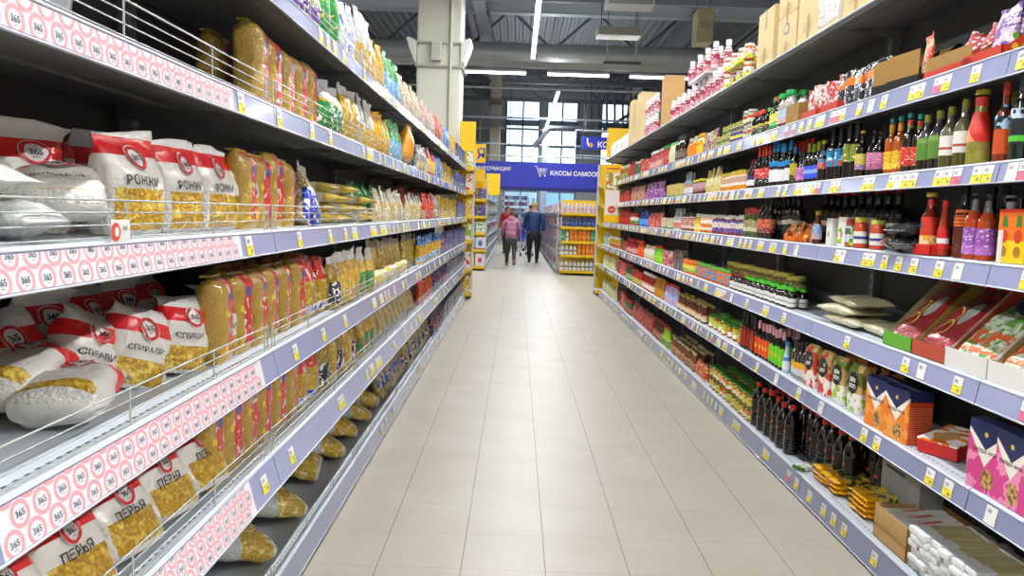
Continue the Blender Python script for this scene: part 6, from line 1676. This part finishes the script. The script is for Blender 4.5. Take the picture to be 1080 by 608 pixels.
# shopping carts
bcart = plain('#2430b0', .35)
def cart_parts():
    b = MB()
    lo = [(-.22, -.38), (.22, -.38), (.18, .36), (-.18, .36)]; hi = [(-.27, -.46), (.27, -.46), (.21, .42), (-.21, .42)]
    def P(t): return [(lo[i][0] + (hi[i][0] - lo[i][0]) * t, lo[i][1] + (hi[i][1] - lo[i][1]) * t, .50 + .42 * t) for i in range(4)]
    for t in (0, .2, .4, .6, .8, 1):
        q = P(t); b.tube(q + [q[0]], .012 if t < 1 else .018, bcart, 5)
    lo_, hi_ = P(0), P(1)
    for i in range(4):
        for k in range(9):
            u = k / 8; a = Vector(lo_[i]).lerp(Vector(lo_[(i + 1) % 4]), u); c = Vector(hi_[i]).lerp(Vector(hi_[(i + 1) % 4]), u); b.tube([a, c], .007, bcart, 4)
    b.box(-.2, .2, -.36, .34, .49, .50, bcart)
    f = MB()
    for s in (-1, 1): f.tube([(s * .26, -.5, .98), (s * .24, -.42, .5), (s * .22, -.36, .16), (s * .2, .36, .14)], .014, galv, 6); f.tube([(s * .2, .3, .14), (s * .18, .34, .5)], .014, galv, 6)
    h = MB(); h.tube([(-.27, -.5, .98), (.27, -.5, .98)], .02, bcart, 8)
    ws = []
    for s in (-1, 1):
        for y in (-.34, .34):
            w = MB(); w.tube([(s * .21 - .015, y, .06), (s * .21 + .015, y, .06)], .06, plain('#3a3a3e', .5), 12); ws.append(('wheel', w))
    return template('shopping_cart', [('basket', b), ('frame', f), ('handle', h)] + ws)
cart = cart_parts()
for i, (px, Y, r_) in enumerate([(553, 25.2, .3), (549, 28.6, .9), (553, 30.6, -.4)]):
    x_, _ = wp(px, 240, Y); put(cart, (x_, Y, 0), (0, 0, r_), 'blue shopping cart beyond the two walkers, %s from them' % ORD[i], 'cart', 'blue shopping carts beyond the walkers')
# checkout racks far behind
for i, (pa, pb, Y, z0, z1_) in enumerate([(528, 556, 33.4, 1.2, 2.25), (556, 575, 34.2, .2, 1.9)]):
    a, _ = wp(pa, 220, Y); b, _ = wp(pb, 220, Y); o = ((a + b) / 2, Y, 0)
    root = empty('checkout_rack', o); tag(root, ('grey wire rack of small goods beyond the red jacket', 'low cluttered checkout rack beyond the navy coat')[i], 'rack')
    mb = MB()
    for x in (a, b): mb.box(x - .02, x + .02, Y, Y + .04, 0, z1_, galv)
    mb.build('upright', root, o)
    for k in range(5):
        z = z0 + (z1_ - z0) * k / 4; mb = MB(); mb.box(a, b, Y - .15, Y + .2, z - .02, z, galv); mb.build('shelf', root, o)
rt_ = [cc('k%d' % i, .12, .17, .08, plain(c_, .5)) for i, c_ in enumerate(['#8a8c96', '#5a4a6a', '#b8b4b8', '#a85a5a', '#4a6a9a'])]
for i in range(36):
    a, _ = wp(529, 220, 33.4); k = i % 5
    put(rt_[rr.randrange(5)], (a + .08 + (i % 9) * .12, 33.35, 1.2 + (i // 9) * .2625), (0, 0, 0), 'small packet hung on the grey wire rack near the checkouts', 'packet', 'small packets on the wire rack')
# building seen outside the end windows
mb = MB(); mb.box(-2.5, 1.5, 62, 70, 0, 5, plain('#c4d4dc', .6)); mb.box(2, 10, 66, 76, 0, 5, plain('#a8d0d8', .5))
for i in range(8):
    for j in range(4): mb.box(-2.3 + i * .5, -2.05 + i * .5, 61.95, 62, 1 + j * 1.1, 1.6 + j * 1.1, plain('#7f98aa', .3))
tag(mb.build('outside_building'), 'pale blue building seen through the end windows', 'building')
mb = MB(); mb.box(-60, 60, HY1 + .2, 120, -.3, -.1, plain('#8a8c8c', .8)); struct('ground_outside', mb)

# ------------------------------------------------------------------ sky, view
w = bpy.data.worlds.new('World'); bpy.context.scene.world = w; w.use_nodes = True
nt = w.node_tree; bg_ = nt.nodes['Background']
sky = nt.nodes.new('ShaderNodeTexSky'); sky.sky_type = 'HOSEK_WILKIE'; sky.turbidity = 6; sky.sun_direction = (.3, -.5, .6)
mx = nt.nodes.new('ShaderNodeMix'); mx.data_type = 'RGBA'; mx.inputs[0].default_value = .75
nt.links.new(sky.outputs[0], mx.inputs[6]); mx.inputs[7].default_value = (.80, .90, 1, 1)
nt.links.new(mx.outputs[2], bg_.inputs[0]); bg_.inputs[1].default_value = 6
sc = bpy.context.scene
sc.view_settings.view_transform = 'Standard'; sc.view_settings.look = 'None'; sc.view_settings.gamma = 1
sc.view_settings.use_curve_mapping = False; sc.view_settings.exposure = -.6
sc.cycles.use_denoising = True; sc.cycles.max_bounces = 8; sc.cycles.diffuse_bounces = 4; sc.cycles.glossy_bounces = 4; sc.cycles.transmission_bounces = 4
sc.cycles.sample_clamp_indirect = 8; sc.cycles.caustics_reflective = False; sc.cycles.caustics_refractive = False
sc.render.use_persistent_data = False
